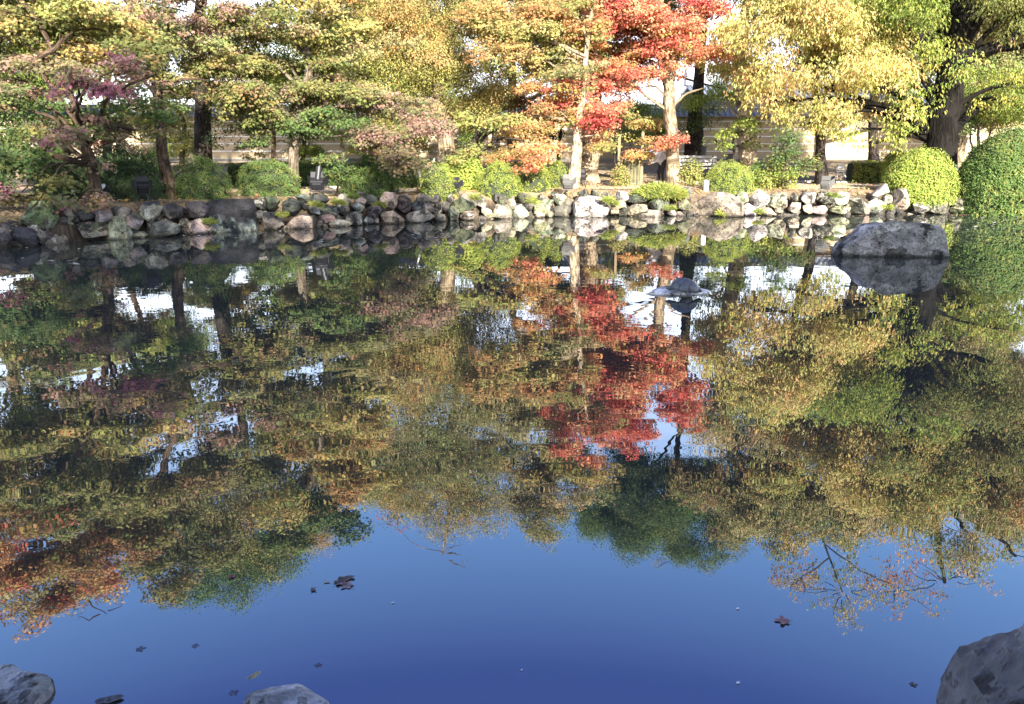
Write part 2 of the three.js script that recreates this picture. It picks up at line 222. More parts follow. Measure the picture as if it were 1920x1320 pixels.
{
  // x, y, width, height of each boulder in the photograph, and its tone
  const S = [
    ['b', [8, 440, 24, 52]], ['b', [92, 437, 48, 34]], ['n', [125, 415, 40, 35]], ['g', [122, 444, 42, 25]], ['d', [158, 405, 31, 31]], ['g', [193, 405, 34, 26]], ['g', [171, 433, 64, 32]],
    ['t', [255, 417, 43, 34]], ['t', [259, 441, 26, 16]], ['g', [227, 400, 28, 19]], ['b', [303, 431, 64, 33]], ['d', [316, 398, 42, 34]], ['d', [364, 393, 60, 29]], ['g', [343, 420, 20, 20]], ['l', [368, 426, 64, 32]], ['g', [388, 408, 20, 22]],
    ['g', [486, 384, 19, 29]], ['d', [506, 380, 35, 24]], ['g', [484, 402, 16, 24]], ['u', [507, 415, 45, 33]], ['d', [547, 386, 55, 32]], ['g', [591, 394, 19, 23]], ['b', [570, 371, 28, 19]], ['d', [598, 375, 38, 22]], ['b', [617, 396, 36, 20]], ['g', [614, 409, 40, 16]], ['u', [596, 419, 22, 18]],
    ['l', [634, 419, 54, 18]], ['g', [644, 374, 25, 21]], ['u', [644, 392, 29, 24]], ['g', [659, 411, 47, 27]], ['g', [676, 374, 22, 28]], ['n', [671, 390, 25, 18]], ['g', [694, 373, 31, 23]], ['u', [700, 394, 32, 29]], ['g', [690, 415, 21, 18]], ['g', [705, 414, 15, 14]], ['l', [727, 378, 35, 40]], ['l', [735, 409, 58, 26]],
    ['b', [756, 381, 28, 35]], ['d', [779, 384, 25, 22]], ['g', [794, 371, 28, 19]], ['g', [787, 405, 57, 28]], ['g', [804, 388, 28, 22]], ['g', [826, 410, 33, 18]], ['u', [849, 400, 23, 27]], ['b', [867, 385, 55, 27]], ['l', [875, 404, 38, 20]], ['t', [903, 380, 18, 21]], ['t', [914, 400, 24, 27]], ['g', [902, 410, 20, 11]],
    ['l', [942, 397, 41, 33]], ['b', [943, 375, 31, 17]], ['t', [961, 382, 23, 18]], ['b', [979, 372, 33, 21]], ['l', [976, 398, 38, 28]], ['t', [1014, 392, 37, 22]], ['t', [1011, 405, 28, 14]], ['b', [1030, 400, 23, 20]], ['t', [1021, 379, 38, 16]], ['w', [1050, 374, 26, 21]], ['t', [1056, 397, 33, 30]],
    ['b', [1096, 363, 27, 15]], ['b', [1117, 362, 20, 13]], ['w', [1165, 368, 27, 20]], ['t', [1161, 384, 29, 17]], ['t', [1152, 397, 20, 20]], ['t', [1170, 397, 21, 20]], ['b', [1194, 373, 38, 16]], ['t', [1194, 394, 42, 24]], ['b', [1236, 383, 41, 27]], ['l', [1222, 403, 54, 19]], ['t', [1260, 397, 18, 18]], ['b', [1283, 385, 26, 23]], ['t', [1273, 403, 18, 12]],
    ['w', [1382, 376, 20, 18]], ['w', [1394, 370, 26, 27]], ['w', [1402, 396, 36, 27]], ['w', [1424, 373, 38, 36]], ['t', [1440, 398, 34, 18]], ['w', [1458, 374, 37, 28]], ['l', [1487, 369, 23, 16]], ['w', [1492, 388, 29, 25]], ['t', [1461, 394, 22, 18]], ['g', [1470, 383, 16, 18]], ['w', [1519, 373, 38, 24]], ['t', [1515, 392, 20, 18]], ['w', [1540, 394, 34, 16]], ['w', [1575, 394, 40, 16]], ['l', [1554, 375, 29, 21]], ['w', [1579, 373, 26, 25]], ['t', [1606, 381, 33, 38]], ['t', [1625, 392, 18, 24]],
    ['w', [1644, 383, 32, 34]], ['w', [1666, 374, 16, 20]], ['l', [1688, 377, 39, 46]], ['g', [1724, 387, 37, 24]], ['t', [1762, 385, 44, 31]], ['t', [1800, 379, 29, 18]], ['t', [1806, 392, 48, 15]], ['b', [1836, 388, 30, 18]], ['b', [1870, 396, 30, 14]], ['b', [1905, 394, 30, 16]],
  ];
  // boulders with an outline of their own
  const O = [
    ['d', [[12, 424], [44, 421], [66, 438], [90, 458], [60, 466], [20, 466]], 0.5], ['n', [[36, 392], [50, 376], [76, 374], [92, 390], [99, 412], [88, 432], [66, 430], [48, 414]], 0.55, { moss: 0.85 }],
    ['l', [[190, 452], [203, 428], [208, 410], [219, 404], [233, 409], [242, 426], [249, 451]], 0.45, { cuts: 2 }], ['l', [[249, 387], [262, 379], [290, 377], [304, 386], [301, 400], [286, 416], [266, 402]], 0.4, { top: { at: 0.1, c: [0.07, 0.07, 0.085] } }],
    ['u', [[395, 377], [404, 374], [470, 373], [475, 381], [481, 438], [399, 440]], 0.55, { pw: 5, cuts: 1, top: { at: -0.4, c: [0.028, 0.028, 0.034] }, spots: 0 }],
    ['l', [[531, 428], [552, 408], [566, 402], [584, 406], [587, 430]], 0.4, { top: { at: 0.3, c: [0.12, 0.12, 0.13] } }],
    ['w', [[1073, 411], [1073, 384], [1082, 369], [1105, 366], [1127, 369], [1143, 388], [1140, 402], [1130, 410]], 0.6, { cuts: 3 }],
    ['t', [[1281, 409], [1282, 397], [1300, 384], [1320, 369], [1346, 359], [1366, 362], [1386, 377], [1392, 392], [1390, 409]], 0.75, { cuts: 3 }],
    ['w', [[1634, 366], [1660, 343], [1674, 349], [1671, 358], [1644, 370]], 0.3],
  ];
  const r = rng(411), stoneAt = (px, py) => { // where that pixel meets the sloping face of the wall
    let d = 24, p; for (let i = 0; i < 8; i++) { p = at(px, py, d); d = -zb(p.x) + 0.12 + Math.max(0, p.y) * 0.4; } return at(px, py, d);
  };
  const place = (tone, pts, depth, seed, o = {}) => {
    const c = pts.reduce((s, p) => [s[0] + p[0] / pts.length, s[1] + p[1] / pts.length], [0, 0]), C = stoneAt(c[0], c[1]);
    const shape = pts.map(([x, y]) => { const q = at(x, y, -C.z); return [q.x - C.x, q.y - C.y]; });
    const g = rockGeometry(shape, depth, seed, { waterY: -C.y, tint: TINT[tone].map((q) => q * (0.85 + r() * 0.3)), ...o });
    const m = part('stone', g, stoneMat, wallGroup); m.position.copy(C); m.rotation.x = -0.08 + r() * 0.1;
    return m;
  };
  S.forEach(([tone, [cx, cy, w, h]], i) => {
    const n = 5 + Math.floor(r() * 3), pts = [], k = 2.3 + r() * 2.4, skew = (r() - 0.5) * 0.5, ph = r() * 6.28; w *= 1.06; h *= 1.08;
    for (let j = 0; j < n; j++) { const a = -((j + (r() - 0.5) * 0.7) / n) * 6.283 + ph, q = Math.pow(Math.abs(Math.cos(a)) ** k + Math.abs(Math.sin(a)) ** k, -1 / k), x = Math.cos(a) * q, y = Math.sin(a) * q; pts.push([cx + (x * (0.93 + r() * 0.14) - skew * y * 0.5) * w / 2, cy - y * (0.93 + r() * 0.14) * h / 2]); }
    place(tone, pts, clamp((w + h) / 2 * 0.0105 * (0.9 + r() * 0.4), 0.14, 0.48), 100 + i, { spots: tone === 'w' ? 0.25 : 0.75, cuts: 7 + Math.floor(r() * 5), top: r() < 0.3 && tone !== 'w' && cx < 900 ? { at: 0.35, c: [0.08, 0.08, 0.09] } : null, moss: r() < 0.12 ? 0.5 : 0 });
  });
  O.forEach(([tone, pts, depth, o], i) => place(tone, pts.slice().reverse(), depth, 700 + i, o));
  // smaller packing stones in the joints behind, coloured dark for shade between boulders
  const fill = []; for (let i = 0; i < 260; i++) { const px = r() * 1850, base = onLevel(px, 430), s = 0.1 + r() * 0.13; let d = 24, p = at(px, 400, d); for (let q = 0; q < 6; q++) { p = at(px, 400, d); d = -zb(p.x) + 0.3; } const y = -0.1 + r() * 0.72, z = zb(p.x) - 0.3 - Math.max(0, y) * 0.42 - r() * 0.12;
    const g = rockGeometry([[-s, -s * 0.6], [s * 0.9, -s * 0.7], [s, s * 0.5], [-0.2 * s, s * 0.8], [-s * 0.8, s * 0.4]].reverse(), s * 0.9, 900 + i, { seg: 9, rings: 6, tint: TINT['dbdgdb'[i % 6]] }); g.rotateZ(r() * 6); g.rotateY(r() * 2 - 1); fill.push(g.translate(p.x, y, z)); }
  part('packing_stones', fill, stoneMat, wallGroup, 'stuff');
}
const PALE_STONE = stoneMat.clone(); PALE_STONE.color.setScalar(1.3);
// rocks that stand in the water or lie on the near bank
function rock(name, label, p, outline, depth, seed, o = {}, turn = 0, mat = stoneMat) { const g = rockGeometry(outline, depth, seed, { seg: 64, rings: 40, waterY: -p.y, ...o }); const m = part(name, g, mat, scene); m.position.copy(p); m.rotation.y = turn; tag(m, label, 'rock'); return m; }
function slab(name, label, p, outline, height, seed, o = {}, mat = stoneMat) { // outline in plan (x, -z), bulging upwards
  const g = rockGeometry(outline, height, seed, { seg: 44, rings: 24, ...o }); g.rotateX(-Math.PI / 2); const m = part(name, g, mat, scene); m.position.copy(p); tag(m, label, 'rock'); return m; }
{
  const c = onLevel(1680, 484), k = -c.z / FOC * 1.0; // metres per pixel there
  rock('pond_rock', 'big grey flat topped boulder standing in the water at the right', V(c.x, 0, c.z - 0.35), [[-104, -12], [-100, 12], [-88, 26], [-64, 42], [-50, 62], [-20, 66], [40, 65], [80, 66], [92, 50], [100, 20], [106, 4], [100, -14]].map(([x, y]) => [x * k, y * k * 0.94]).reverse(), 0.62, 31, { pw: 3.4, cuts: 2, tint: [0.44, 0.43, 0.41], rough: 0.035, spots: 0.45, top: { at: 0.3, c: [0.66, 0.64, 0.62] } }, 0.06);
  const t = onLevel(1269, 551), q = -t.z / FOC;
  slab('turtle_rock', 'small flat pale grey rock just above the water, a turtle basking on it', V(t.x - 0.09, -0.02, t.z - 0.2), [[-64, 0], [-44, -20], [-8, -32], [30, -30], [60, -12], [66, 4], [44, 22], [6, 34], [-36, 24]].map(([x, y]) => [x * q * 1.3 + 0.03 * Math.sin(y), y * q * 1.25]), 0.075, 77, { tint: [0.85, 0.83, 0.8], pw: 3.2, rough: 0.045, cuts: 3, spots: 0.1 }, PALE_STONE);
  const f1 = onLevel(556, 1330);
  slab('shore_rock', 'pale grey angular rock at the bottom edge with a curled yellow leaf on its rim', V(f1.x - 0.01, -0.025, f1.z + 0.02), [[-0.2, -0.3], [-0.19, 0.02], [-0.15, 0.11], [-0.07, 0.16], [0.0, 0.2], [0.05, 0.2], [0.12, 0.07], [0.19, -0.3]].reverse(), 0.1, 51, { tint: [0.5, 0.5, 0.49], rough: 0.03, cuts: 5, pw: 7, spots: 0.25 });
  const f2 = onLevel(20, 1330);
  slab('shore_rock', 'grey flat rock at the bottom left corner of the pond edge', V(f2.x - 0.045, -0.03, f2.z + 0.02), [[-0.4, -0.3], [-0.4, 0.22], [-0.16, 0.24], [0.0, 0.21], [0.12, 0.18], [0.16, 0.12], [0.15, -0.02], [0.08, -0.3]].reverse(), 0.08, 52, { tint: [0.34, 0.34, 0.33], rough: 0.03, cuts: 4, pw: 6, spots: 0.5 });
  const f3 = at(1920, 1290, 1.75);
  rock('bank_boulder', 'large dark rough boulder close by at the bottom right corner', V(f3.x + 0.235, f3.y - 0.22, f3.z - 0.05), [[-0.32, -0.4], [-0.31, -0.05], [-0.26, 0.1], [-0.16, 0.22], [-0.02, 0.36], [0.3, 0.42], [0.6, 0.4], [0.7, -0.4]].reverse(), 0.4, 64, { seg: 90, rings: 50, tint: [0.2, 0.195, 0.195], rough: 0.06, cuts: 8, spots: 0.8 });
}
// ---------------------------------------------------------------- leaves
function leafShape(kind, s, r) { // triangles of one leaf in its own plane: base at the origin, tip along +x, face +y
  const T = [], q = (a, b, c) => T.push(a, b, c);
  if (kind === 'maple') { const c = [s * 0.32, 0, 0]; for (const [a, l, w] of [[0, 0.72, 0.16], [0.8, 0.6, 0.15], [-0.8, 0.6, 0.15], [1.6, 0.46, 0.13], [-1.6, 0.46, 0.13]]) { const dx = Math.cos(a), dz = Math.sin(a), tip = [c[0] + dx * l * s, -0.1 * s * l - r() * 0.04 * s, dz * l * s], m1 = [c[0] + dx * l * s * 0.4 - dz * w * s, 0.01 * s, dz * l * s * 0.4 + dx * w * s], m2 = [c[0] + dx * l * s * 0.4 + dz * w * s, 0.01 * s, dz * l * s * 0.4 - dx * w * s]; q(c, m1, tip); q(c, tip, m2); } }
  else { const w = kind === 'blade' ? 0.045 : kind === 'oblong' ? 0.2 : 0.27, d = 0.12 * s, b = [0, 0, 0], t = [s, -0.16 * s, 0], m = [s * 0.5, 0.02 * s, 0], l = [s * 0.52, d, w * s], k = [s * 0.52, d, -w * s]; q(b, l, m); q(m, l, t); q(b, m, k); q(m, t, k); }
  return T;
}
function spray(kind, n, size, spread, seed, { flat = 0.25, droop = 0.3, up = 0 } = {}) {
  const r = rng(seed), pos = [], col = [], e = new THREE.Euler(), m = new THREE.Matrix4(), v = V();
  for (let i = 0; i < n; i++) {
    const a = r() * 6.283, R = Math.sqrt(r()) * spread, s = size * (0.75 + r() * 0.5), tone = 0.72 + r() * 0.5, warm = (r() - 0.5) * 0.22;
    e.set((r() - 0.5) * 1.1, -a + (r() - 0.5) * 1.6, -droop - (r() - 0.4) * 0.9 + up, 'YXZ'); m.makeRotationFromEuler(e).setPosition(Math.cos(a) * R, (r() - 0.5) * spread * flat * 2 - R * R / spread * 0.3, Math.sin(a) * R);
    for (const p of leafShape(kind, s, r)) { v.set(...p).applyMatrix4(m); pos.push(v.x, v.y, v.z); col.push(tone * (1 + warm), tone, tone * (1 - warm * 0.5)); }
  }
  const g = new THREE.BufferGeometry(); g.setAttribute('position', new THREE.Float32BufferAttribute(pos, 3)); g.setAttribute('color', new THREE.Float32BufferAttribute(col, 3)); g.computeVertexNormals(); return g;
}
const SPRAY = {
  maple: [spray('maple', 16, 0.078, 0.2, 1, { droop: 0.75 }), spray('maple', 16, 0.07, 0.22, 2, { droop: 0.6 })],
  oblong: [spray('oblong', 15, 0.12, 0.23, 3, { flat: 0.5, droop: 0.8 }), spray('oblong', 15, 0.1, 0.25, 4, { flat: 0.5, droop: 1.0 })],
  small: [spray('small', 22, 0.064, 0.22, 5, { flat: 0.5, droop: 0.5 }), spray('small', 22, 0.056, 0.22, 6, { flat: 0.5, droop: 0.7 })],
  box: [spray('small', 11, 0.034, 0.055, 7, { flat: 0.3, droop: -0.7 }), spray('small', 11, 0.03, 0.055, 8, { flat: 0.3, droop: -0.6 })],
  broad: [spray('oblong', 10, 0.1, 0.13, 9, { flat: 0.5, droop: 0.2 }), spray('oblong', 10, 0.09, 0.13, 10, { flat: 0.5, droop: 0.1 })],
  grass: [spray('blade', 22, 0.26, 0.07, 11, { flat: 0.1, droop: -0.7 })],
};
SPRAY.grass[0].scale(1, 1, 1);
let COUNT = 0;
function instances(name, geo, mat, list, parent, kind = 'stuff') { // list of [matrix, colour]
  const m = new THREE.InstancedMesh(geo, mat, list.length), c = new THREE.Color(); m.castShadow = m.receiveShadow = true;
  list.forEach(([M, C], i) => { m.setMatrixAt(i, M); m.setColorAt(i, c.setRGB(...C)); });
  let n = name, k = 0; while (parent.children.some((s) => s.name === n)) n = name + '_' + String(++k).padStart(3, '0');
  COUNT += list.length; m.name = parent === scene ? numbered(name) : n; m.userData.kind = kind; parent.add(m); return m;
}
const PAL = { // leaf colours with their shares
  mauve: [[0.36, 0.22, 0.17, 3], [0.28, 0.23, 0.11, 3], [0.16, 0.2, 0.06, 2]], purple: [[0.37, 0.14, 0.19, 4], [0.36, 0.21, 0.18, 3], [0.24, 0.21, 0.09, 2]],
  olive: [[0.19, 0.21, 0.055, 4], [0.27, 0.25, 0.075, 2], [0.3, 0.2, 0.1, 1]], green: [[0.1, 0.17, 0.042, 4], [0.13, 0.2, 0.05, 2], [0.22, 0.23, 0.06, 1]],
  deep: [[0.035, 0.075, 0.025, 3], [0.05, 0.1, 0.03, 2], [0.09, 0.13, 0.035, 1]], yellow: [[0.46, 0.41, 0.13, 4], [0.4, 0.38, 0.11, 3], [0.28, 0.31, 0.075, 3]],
  tan: [[0.42, 0.33, 0.17, 4], [0.35, 0.32, 0.13, 3], [0.23, 0.27, 0.085, 3]], lime: [[0.27, 0.33, 0.06, 4], [0.19, 0.26, 0.045, 3], [0.36, 0.35, 0.08, 1]],
  pale: [[0.54, 0.46, 0.17, 4], [0.42, 0.42, 0.12, 3], [0.56, 0.38, 0.17, 1]], red: [[0.6, 0.15, 0.1, 5], [0.64, 0.3, 0.16, 3], [0.54, 0.08, 0.07, 2], [0.62, 0.4, 0.2, 2]],
  orange: [[0.58, 0.31, 0.12, 4], [0.57, 0.41, 0.15, 3], [0.56, 0.19, 0.1, 2], [0.4, 0.34, 0.09, 1]], rust: [[0.42, 0.22, 0.09, 3], [0.36, 0.28, 0.09, 3], [0.44, 0.14, 0.07, 1], [0.22, 0.23, 0.06, 1]], ember: [[0.5, 0.22, 0.09, 4], [0.5, 0.14, 0.07, 3], [0.44, 0.32, 0.1, 3], [0.26, 0.24, 0.06, 1]], gold: [[0.45, 0.36, 0.12, 4], [0.38, 0.36, 0.11, 3], [0.5, 0.29, 0.11, 2], [0.25, 0.29, 0.075, 3]],
  bright: [[0.34, 0.4, 0.075, 4], [0.44, 0.43, 0.11, 3], [0.22, 0.3, 0.05, 2]],
};
const pick = (pal, r) => { const t = pal.reduce((s, p) => s + p[3], 0); let q = r() * t; for (const p of pal) if ((q -= p[3]) <= 0) return p; return pal[0]; };
// a tapering, slightly crooked limb through points [vector, radius]
function limb(pts, { seg = 9, crook = 0.04, seed = 1, flare = 0 } = {}) {
  const curve = new THREE.CatmullRomCurve3(pts.map((p) => p[0]), false, 'centripetal'), L = curve.getLength(), n = Math.max(4, Math.min(28, Math.round(L / 0.16))), pos = [], uv = [], idx = [];
  let nrm = V(1, 0, 0);
  for (let i = 0; i <= n; i++) {
    const t = i / n, k = t * (pts.length - 1), j = Math.min(pts.length - 2, Math.floor(k)); let R = lerp(pts[j][1], pts[j + 1][1], k - j);
    const c = curve.getPoint(t), tan = curve.getTangent(t); nrm.sub(tan.clone().multiplyScalar(nrm.dot(tan))).normalize(); const bi = V().crossVectors(tan, nrm);
    c.x += (noise(t * 7, seed, 1) - 0.5) * crook * 2; c.z += (noise(t * 7, seed, 5) - 0.5) * crook * 2;
    for (let q = 0; q <= seg; q++) { const a = (q / seg) * 6.28319, fl = 1 + flare * Math.exp(-t * L * 3.2) * (0.6 + 0.7 * noise(q % seg * 0.9, seed, 3)), w = 1 + (fbm(Math.cos(a) * (1.3 + R * 5) + seed, t * L * 0.6, Math.sin(a) * (1.3 + R * 5), 3) - 0.5) * 0.45; const p = c.clone().addScaledVector(nrm, Math.cos(a) * R * w * fl).addScaledVector(bi, Math.sin(a) * R * w * fl); pos.push(p.x, p.y, p.z); uv.push(q / seg * Math.max(1, Math.round(R * 6)), t * L * 0.8); }
  }
  const w = seg + 1; for (let i = 0; i < n; i++) for (let q = 0; q < seg; q++) { const a = i * w + q; idx.push(a, a + 1, a + w, a + 1, a + w + 1, a + w); }
  const g = new THREE.BufferGeometry(); g.setAttribute('position', new THREE.Float32BufferAttribute(pos, 3)); g.setAttribute('uv', new THREE.Float32BufferAttribute(uv, 2)); g.setIndex(idx); g.computeVertexNormals(); return g;
}
let treeSeed = 1000;
// spec: d = distance, trunk/stems = lists of [px, py, radius], masses = ['D' seen directly | 'R' seen in the pond | 'W' in metres, cx, cy, rx, ry, palette, density, depth shift, leaf kind]
function tree(name, label, category, s, group) {
  const seed = ++treeSeed, r = rng(seed), toW = (p, d) => p[3] === 'R' ? mirrored(p[0], p[1], d) : at(p[0], p[1], d);
  const d = s.d, trunkPts = s.world ? s.trunk.map((p) => [V(p[0], p[1], p[2]), p[3]]) : s.trunk.map((p) => [toW(p, d + (p[4] || 0)), p[2]]);
  const foot = trunkPts[0][0]; const gy = groundY(foot.x, foot.z); foot.y = Math.min(foot.y, gy) - 0.08;
  const root = thing(name, label, category, V(foot.x, gy, foot.z), 0, group), base = root.position, loc = (v) => v.clone().sub(base);
  const bk = BARK[s.bark || 'brown'];
  // masses in metres
  const masses = s.masses.map((m) => { const [mode, cx, cy, rx, ry, pal, dens = 1, dz = 0, leaf] = m; if (mode === 'W') return { c: V(cx[0], cx[1], cx[2]), a: rx, b: ry, z: cy, pal: PAL[pal], dens, leaf };
    const D = d + dz, c = mode === 'R' ? mirrored(cx, cy, D) : at(cx, cy, D), k = D / FOC * 1.2; return { c, a: rx * k, b: ry * k, z: clamp(rx * k * 0.75, 0.4, s.thick || 2.0), pal: PAL[pal], dens, leaf }; });
  const topY = Math.max(...masses.map((m) => m.c.y)), last = trunkPts.at(-1);
  if (!s.noLeader && topY > last[0].y + 0.6) { const hi = masses.filter((m) => m.c.y > last[0].y).sort((a, b) => b.c.y - a.c.y)[0]; const mid = last[0].clone().lerp(hi.c, 0.5); mid.x = lerp(mid.x, last[0].x, 0.4); mid.z = last[0].z + (r() - 0.5) * 0.5; trunkPts.push([mid, last[1] * 0.6], [hi.c.clone(), 0.03]); }
  const tg = limb(trunkPts.map(([p, R]) => [loc(p), R]), { seg: 12, seed, flare: s.flare ?? 0.35, crook: 0.05 }); part('trunk', tg, bk, root);
  for (const st of s.stems || []) part(st.name || 'branch', limb(st.pts.map((p) => [loc(toW(p, d + (p[4] || 0))), p[2]]), { seg: 9, seed: seed + 5, crook: 0.05 }), bk, root);
  const curve = new THREE.CatmullRomCurve3(trunkPts.map((p) => p[0]), false, 'centripetal'), radAt = (t) => { const k = t * (trunkPts.length - 1), j = Math.min(trunkPts.length - 2, Math.floor(k)); return lerp(trunkPts[j][1], trunkPts[j + 1][1], k - j); };
  const lists = {}, twigs = [];
  masses.forEach((m, mi) => {
    // limb from the trunk into the mass
    let best = 0.3, bs = 1e9; for (let t = 0.25; t <= 1; t += 0.05) { const p = curve.getPoint(t), want = m.c.y - 0.45 * Math.hypot(p.x - m.c.x, p.z - m.c.z), e = Math.abs(p.y - want) + 0.25 * p.distanceTo(m.c); if (e < bs) { bs = e; best = t; } } best = clamp(best + (r() - 0.5) * 0.2, 0.25, 1);
    const p0 = curve.getPoint(best), span = p0.distanceTo(m.c);
    if (span > 0.35 && !s.noLimbs) { const mid = p0.clone().lerp(m.c, 0.5); mid.y += span * (0.02 + r() * 0.16) + (r() - 0.4) * 0.25; mid.x += (r() - 0.5) * 0.3; mid.z += (r() - 0.5) * 0.4; const R = Math.max(0.03, Math.min(radAt(best) * 0.55, 0.03 + span * 0.016)) * (m.c.y < p0.y ? 0.55 : 1); part('branch', limb([[loc(p0), R], [loc(mid), R * 0.7], [loc(m.c), R * 0.35]], { seg: 7, seed: seed + mi, crook: 0.07 }), bk, root); }
    const leaf = m.leaf || s.leaf || 'maple', pads = Math.max(3, Math.round(m.a * m.b * (leaf === 'maple' ? 5.5 : 4.6))), padR = clamp(Math.min(m.a, m.b) * 0.75, 0.3, 0.95);
    for (let i = 0; i < pads; i++) {
      if (r() < 0.13) continue;
      let u; do { u = V(r() * 2 - 1, r() * 2 - 1, r() * 2 - 1); } while (u.lengthSq() > 1); u.multiplyScalar(Math.pow(u.length(), -0.35));
      const pc = V(m.c.x + u.x * m.a * 0.86, m.c.y + u.y * m.b * 0.86, m.c.z + u.z * m.z), sz = padR * (0.6 + r() * 0.75);
      const colour = pick(m.pal, r), zone = fbm(pc.x * 0.5 + seed, pc.y * 0.5, pc.z * 0.5, 2);
      if (!s.noTwigs) { const tp = m.c.clone().lerp(pc, 0.15 + r() * 0.3), md = tp.clone().lerp(pc, 0.5); md.y += 0.1; for (let q = 0; q < (s.twigs || 1); q++) { const e = pc.clone().add(V((r() - 0.5) * sz * 1.4, (r() - 0.3) * 0.3, (r() - 0.5) * sz * 1.4)); twigs.push(limb([[loc(tp), 0.02], [loc(md), 0.013], [loc(e), 0.005]], { seg: 4, seed: seed + i + q, crook: 0.05 })); } }
      const n = Math.round(sz * sz * 3.1 * (leaf === 'oblong' ? 15 : 18) * m.dens * (s.dens || 2.7) * (0.3 + r() * 1.3)), flat = leaf === 'maple' ? 0.42 : 0.75, lean = V(r() - 0.5, 0, r() - 0.3).multiplyScalar(0.35);
      for (let k = 0; k < n; k++) {
        const a = r() * 6.283, R = Math.pow(r(), 0.5) * sz, x = Math.cos(a) * R, z = Math.sin(a) * R, y = (r() + r() - 1) * sz * flat - R * R / sz * 0.28 + x * lean.x + z * lean.z;
        const c = r() < 0.5 ? colour : pick(m.pal, r), v = 0.85 + zone * 0.3, hue = 1 + (r() - 0.5) * 0.25, g = leaf + (k & 1);
        const M = new THREE.Matrix4().compose(V(pc.x + x, pc.y + y, pc.z + z).sub(base), new THREE.Quaternion().setFromEuler(new THREE.Euler((r() - 0.5) * 0.7, r() * 6.283, (r() - 0.5) * 0.7)), V(1, 1, 1).multiplyScalar((0.85 + r() * 0.55) * (s.leafScale || 1)));
        (lists[g] ??= []).push([M, [c[0] * v * hue, c[1] * v, c[2] * v]]);
      }
    }
  });
  if (twigs.length) part('twigs', twigs, bk, root, 'stuff');
  for (const g in lists) instances('foliage', SPRAY[g.slice(0, -1)][+g.at(-1)], s.mat || LEAF, lists[g], root);
  return root;
}
// ---------------------------------------------------------------- trees (masses: D = as seen directly, R = as seen mirrored in the pond)
tree('maple_tree', 'low leaning maple at far left, mauve and green leaves drooping over the stone wall', 'maple tree', { d: 18.9, bark: 'brown', trunk: [[187, 372, 0.14], [172, 325, 0.12], [160, 275, 0.1], [148, 235, 0.08]], stems: [{ pts: [[152, 245, 0.06], [70, 120, 0.06], [95, 95, 0.05], [130, 60, 0.03]] }], masses: [
  ['D', 150, 280, 110, 26, 'mauve'], ['D', 70, 290, 70, 30, 'green'], ['D', 200, 180, 90, 28, 'green'], ['D', 60, 150, 110, 38, 'mauve'], ['D', 40, 205, 80, 30, 'olive'], ['D', 110, 190, 90, 34, 'green'], ['D', 190, 140, 100, 30, 'mauve'], ['D', 290, 140, 46, 16, 'purple', 1.2, -1.8], ['D', 215, 128, 80, 22, 'purple', 1.3, -1.6], ['D', 150, 160, 50, 18, 'purple', 1.2, -1.6], ['D', 150, 235, 120, 30, 'mauve'], ['D', 90, 250, 60, 18, 'purple', 1, -1.6], ['D', 235, 205, 90, 34, 'green'], ['D', 255, 245, 70, 26, 'mauve'], ['D', 30, 250, 70, 40, 'green'],
  ['D', 30, 310, 90, 50, 'green', 1.2, -0.7], ['D', 90, 345, 80, 30, 'olive', 1.2, -1.2], ['D', 150, 378, 70, 20, 'mauve', 1.2, -1.5], ['D', 30, 370, 60, 26, 'purple', 0.8, -1.5], ['D', 50, 396, 60, 14, 'mauve', 0.8, -1.7], ['D', 0, 90, 90, 40, 'olive'],
  ['R', 80, 880, 130, 60, 'olive'], ['R', 100, 800, 130, 44, 'olive'], ['R', 280, 760, 110, 40, 'olive'], ['R', 60, 690, 40, 20, 'mauve'], ['R', 200, 800, 120, 50, 'gold'], ['R', 60, 960, 130, 50, 'rust'] ] });
tree('maple_tree', 'slender dark maple behind the round bushes at left, yellow green leaves above a purple spray', 'maple tree', { d: 21, bark: 'brown', trunk: [[322, 362, 0.17], [308, 290, 0.14], [298, 220, 0.13], [292, 160, 0.12], [286, 110, 0.1]], masses: [
  ['D', 250, 20, 110, 30, 'mauve'], ['D', 60, 30, 100, 34, 'tan'], ['D', 300, 140, 80, 26, 'mauve'], ['D', 180, 40, 110, 40, 'yellow', 0.9], ['D', 120, 80, 90, 40, 'lime', 0.9], ['D', 300, 50, 120, 40, 'tan'], ['D', 330, 110, 110, 40, 'olive'], ['D', 270, 90, 80, 30, 'lime'], ['D', 390, 150, 90, 40, 'olive'], ['D', 345, 185, 60, 30, 'green'], ['D', 380, 20, 110, 36, 'mauve'],
  ['R', 130, 1010, 170, 60, 'rust'], ['R', 30, 1060, 110, 50, 'ember'], ['R', 50, 1130, 110, 40, 'ember', 0.8], ['R', 160, 1110, 80, 36, 'ember', 0.6], ['R', 250, 930, 160, 60, 'olive'], ['R', 70, 1090, 120, 55, 'tan'], ['R', 190, 1090, 90, 40, 'orange', 0.6], ['R', 330, 1040, 130, 50, 'olive'], ['R', 230, 860, 120, 40, 'olive'], ['R', 60, 1160, 100, 22, 'orange', 0.4], ['R', 200, 1150, 60, 20, 'tan', 0.25] ] });
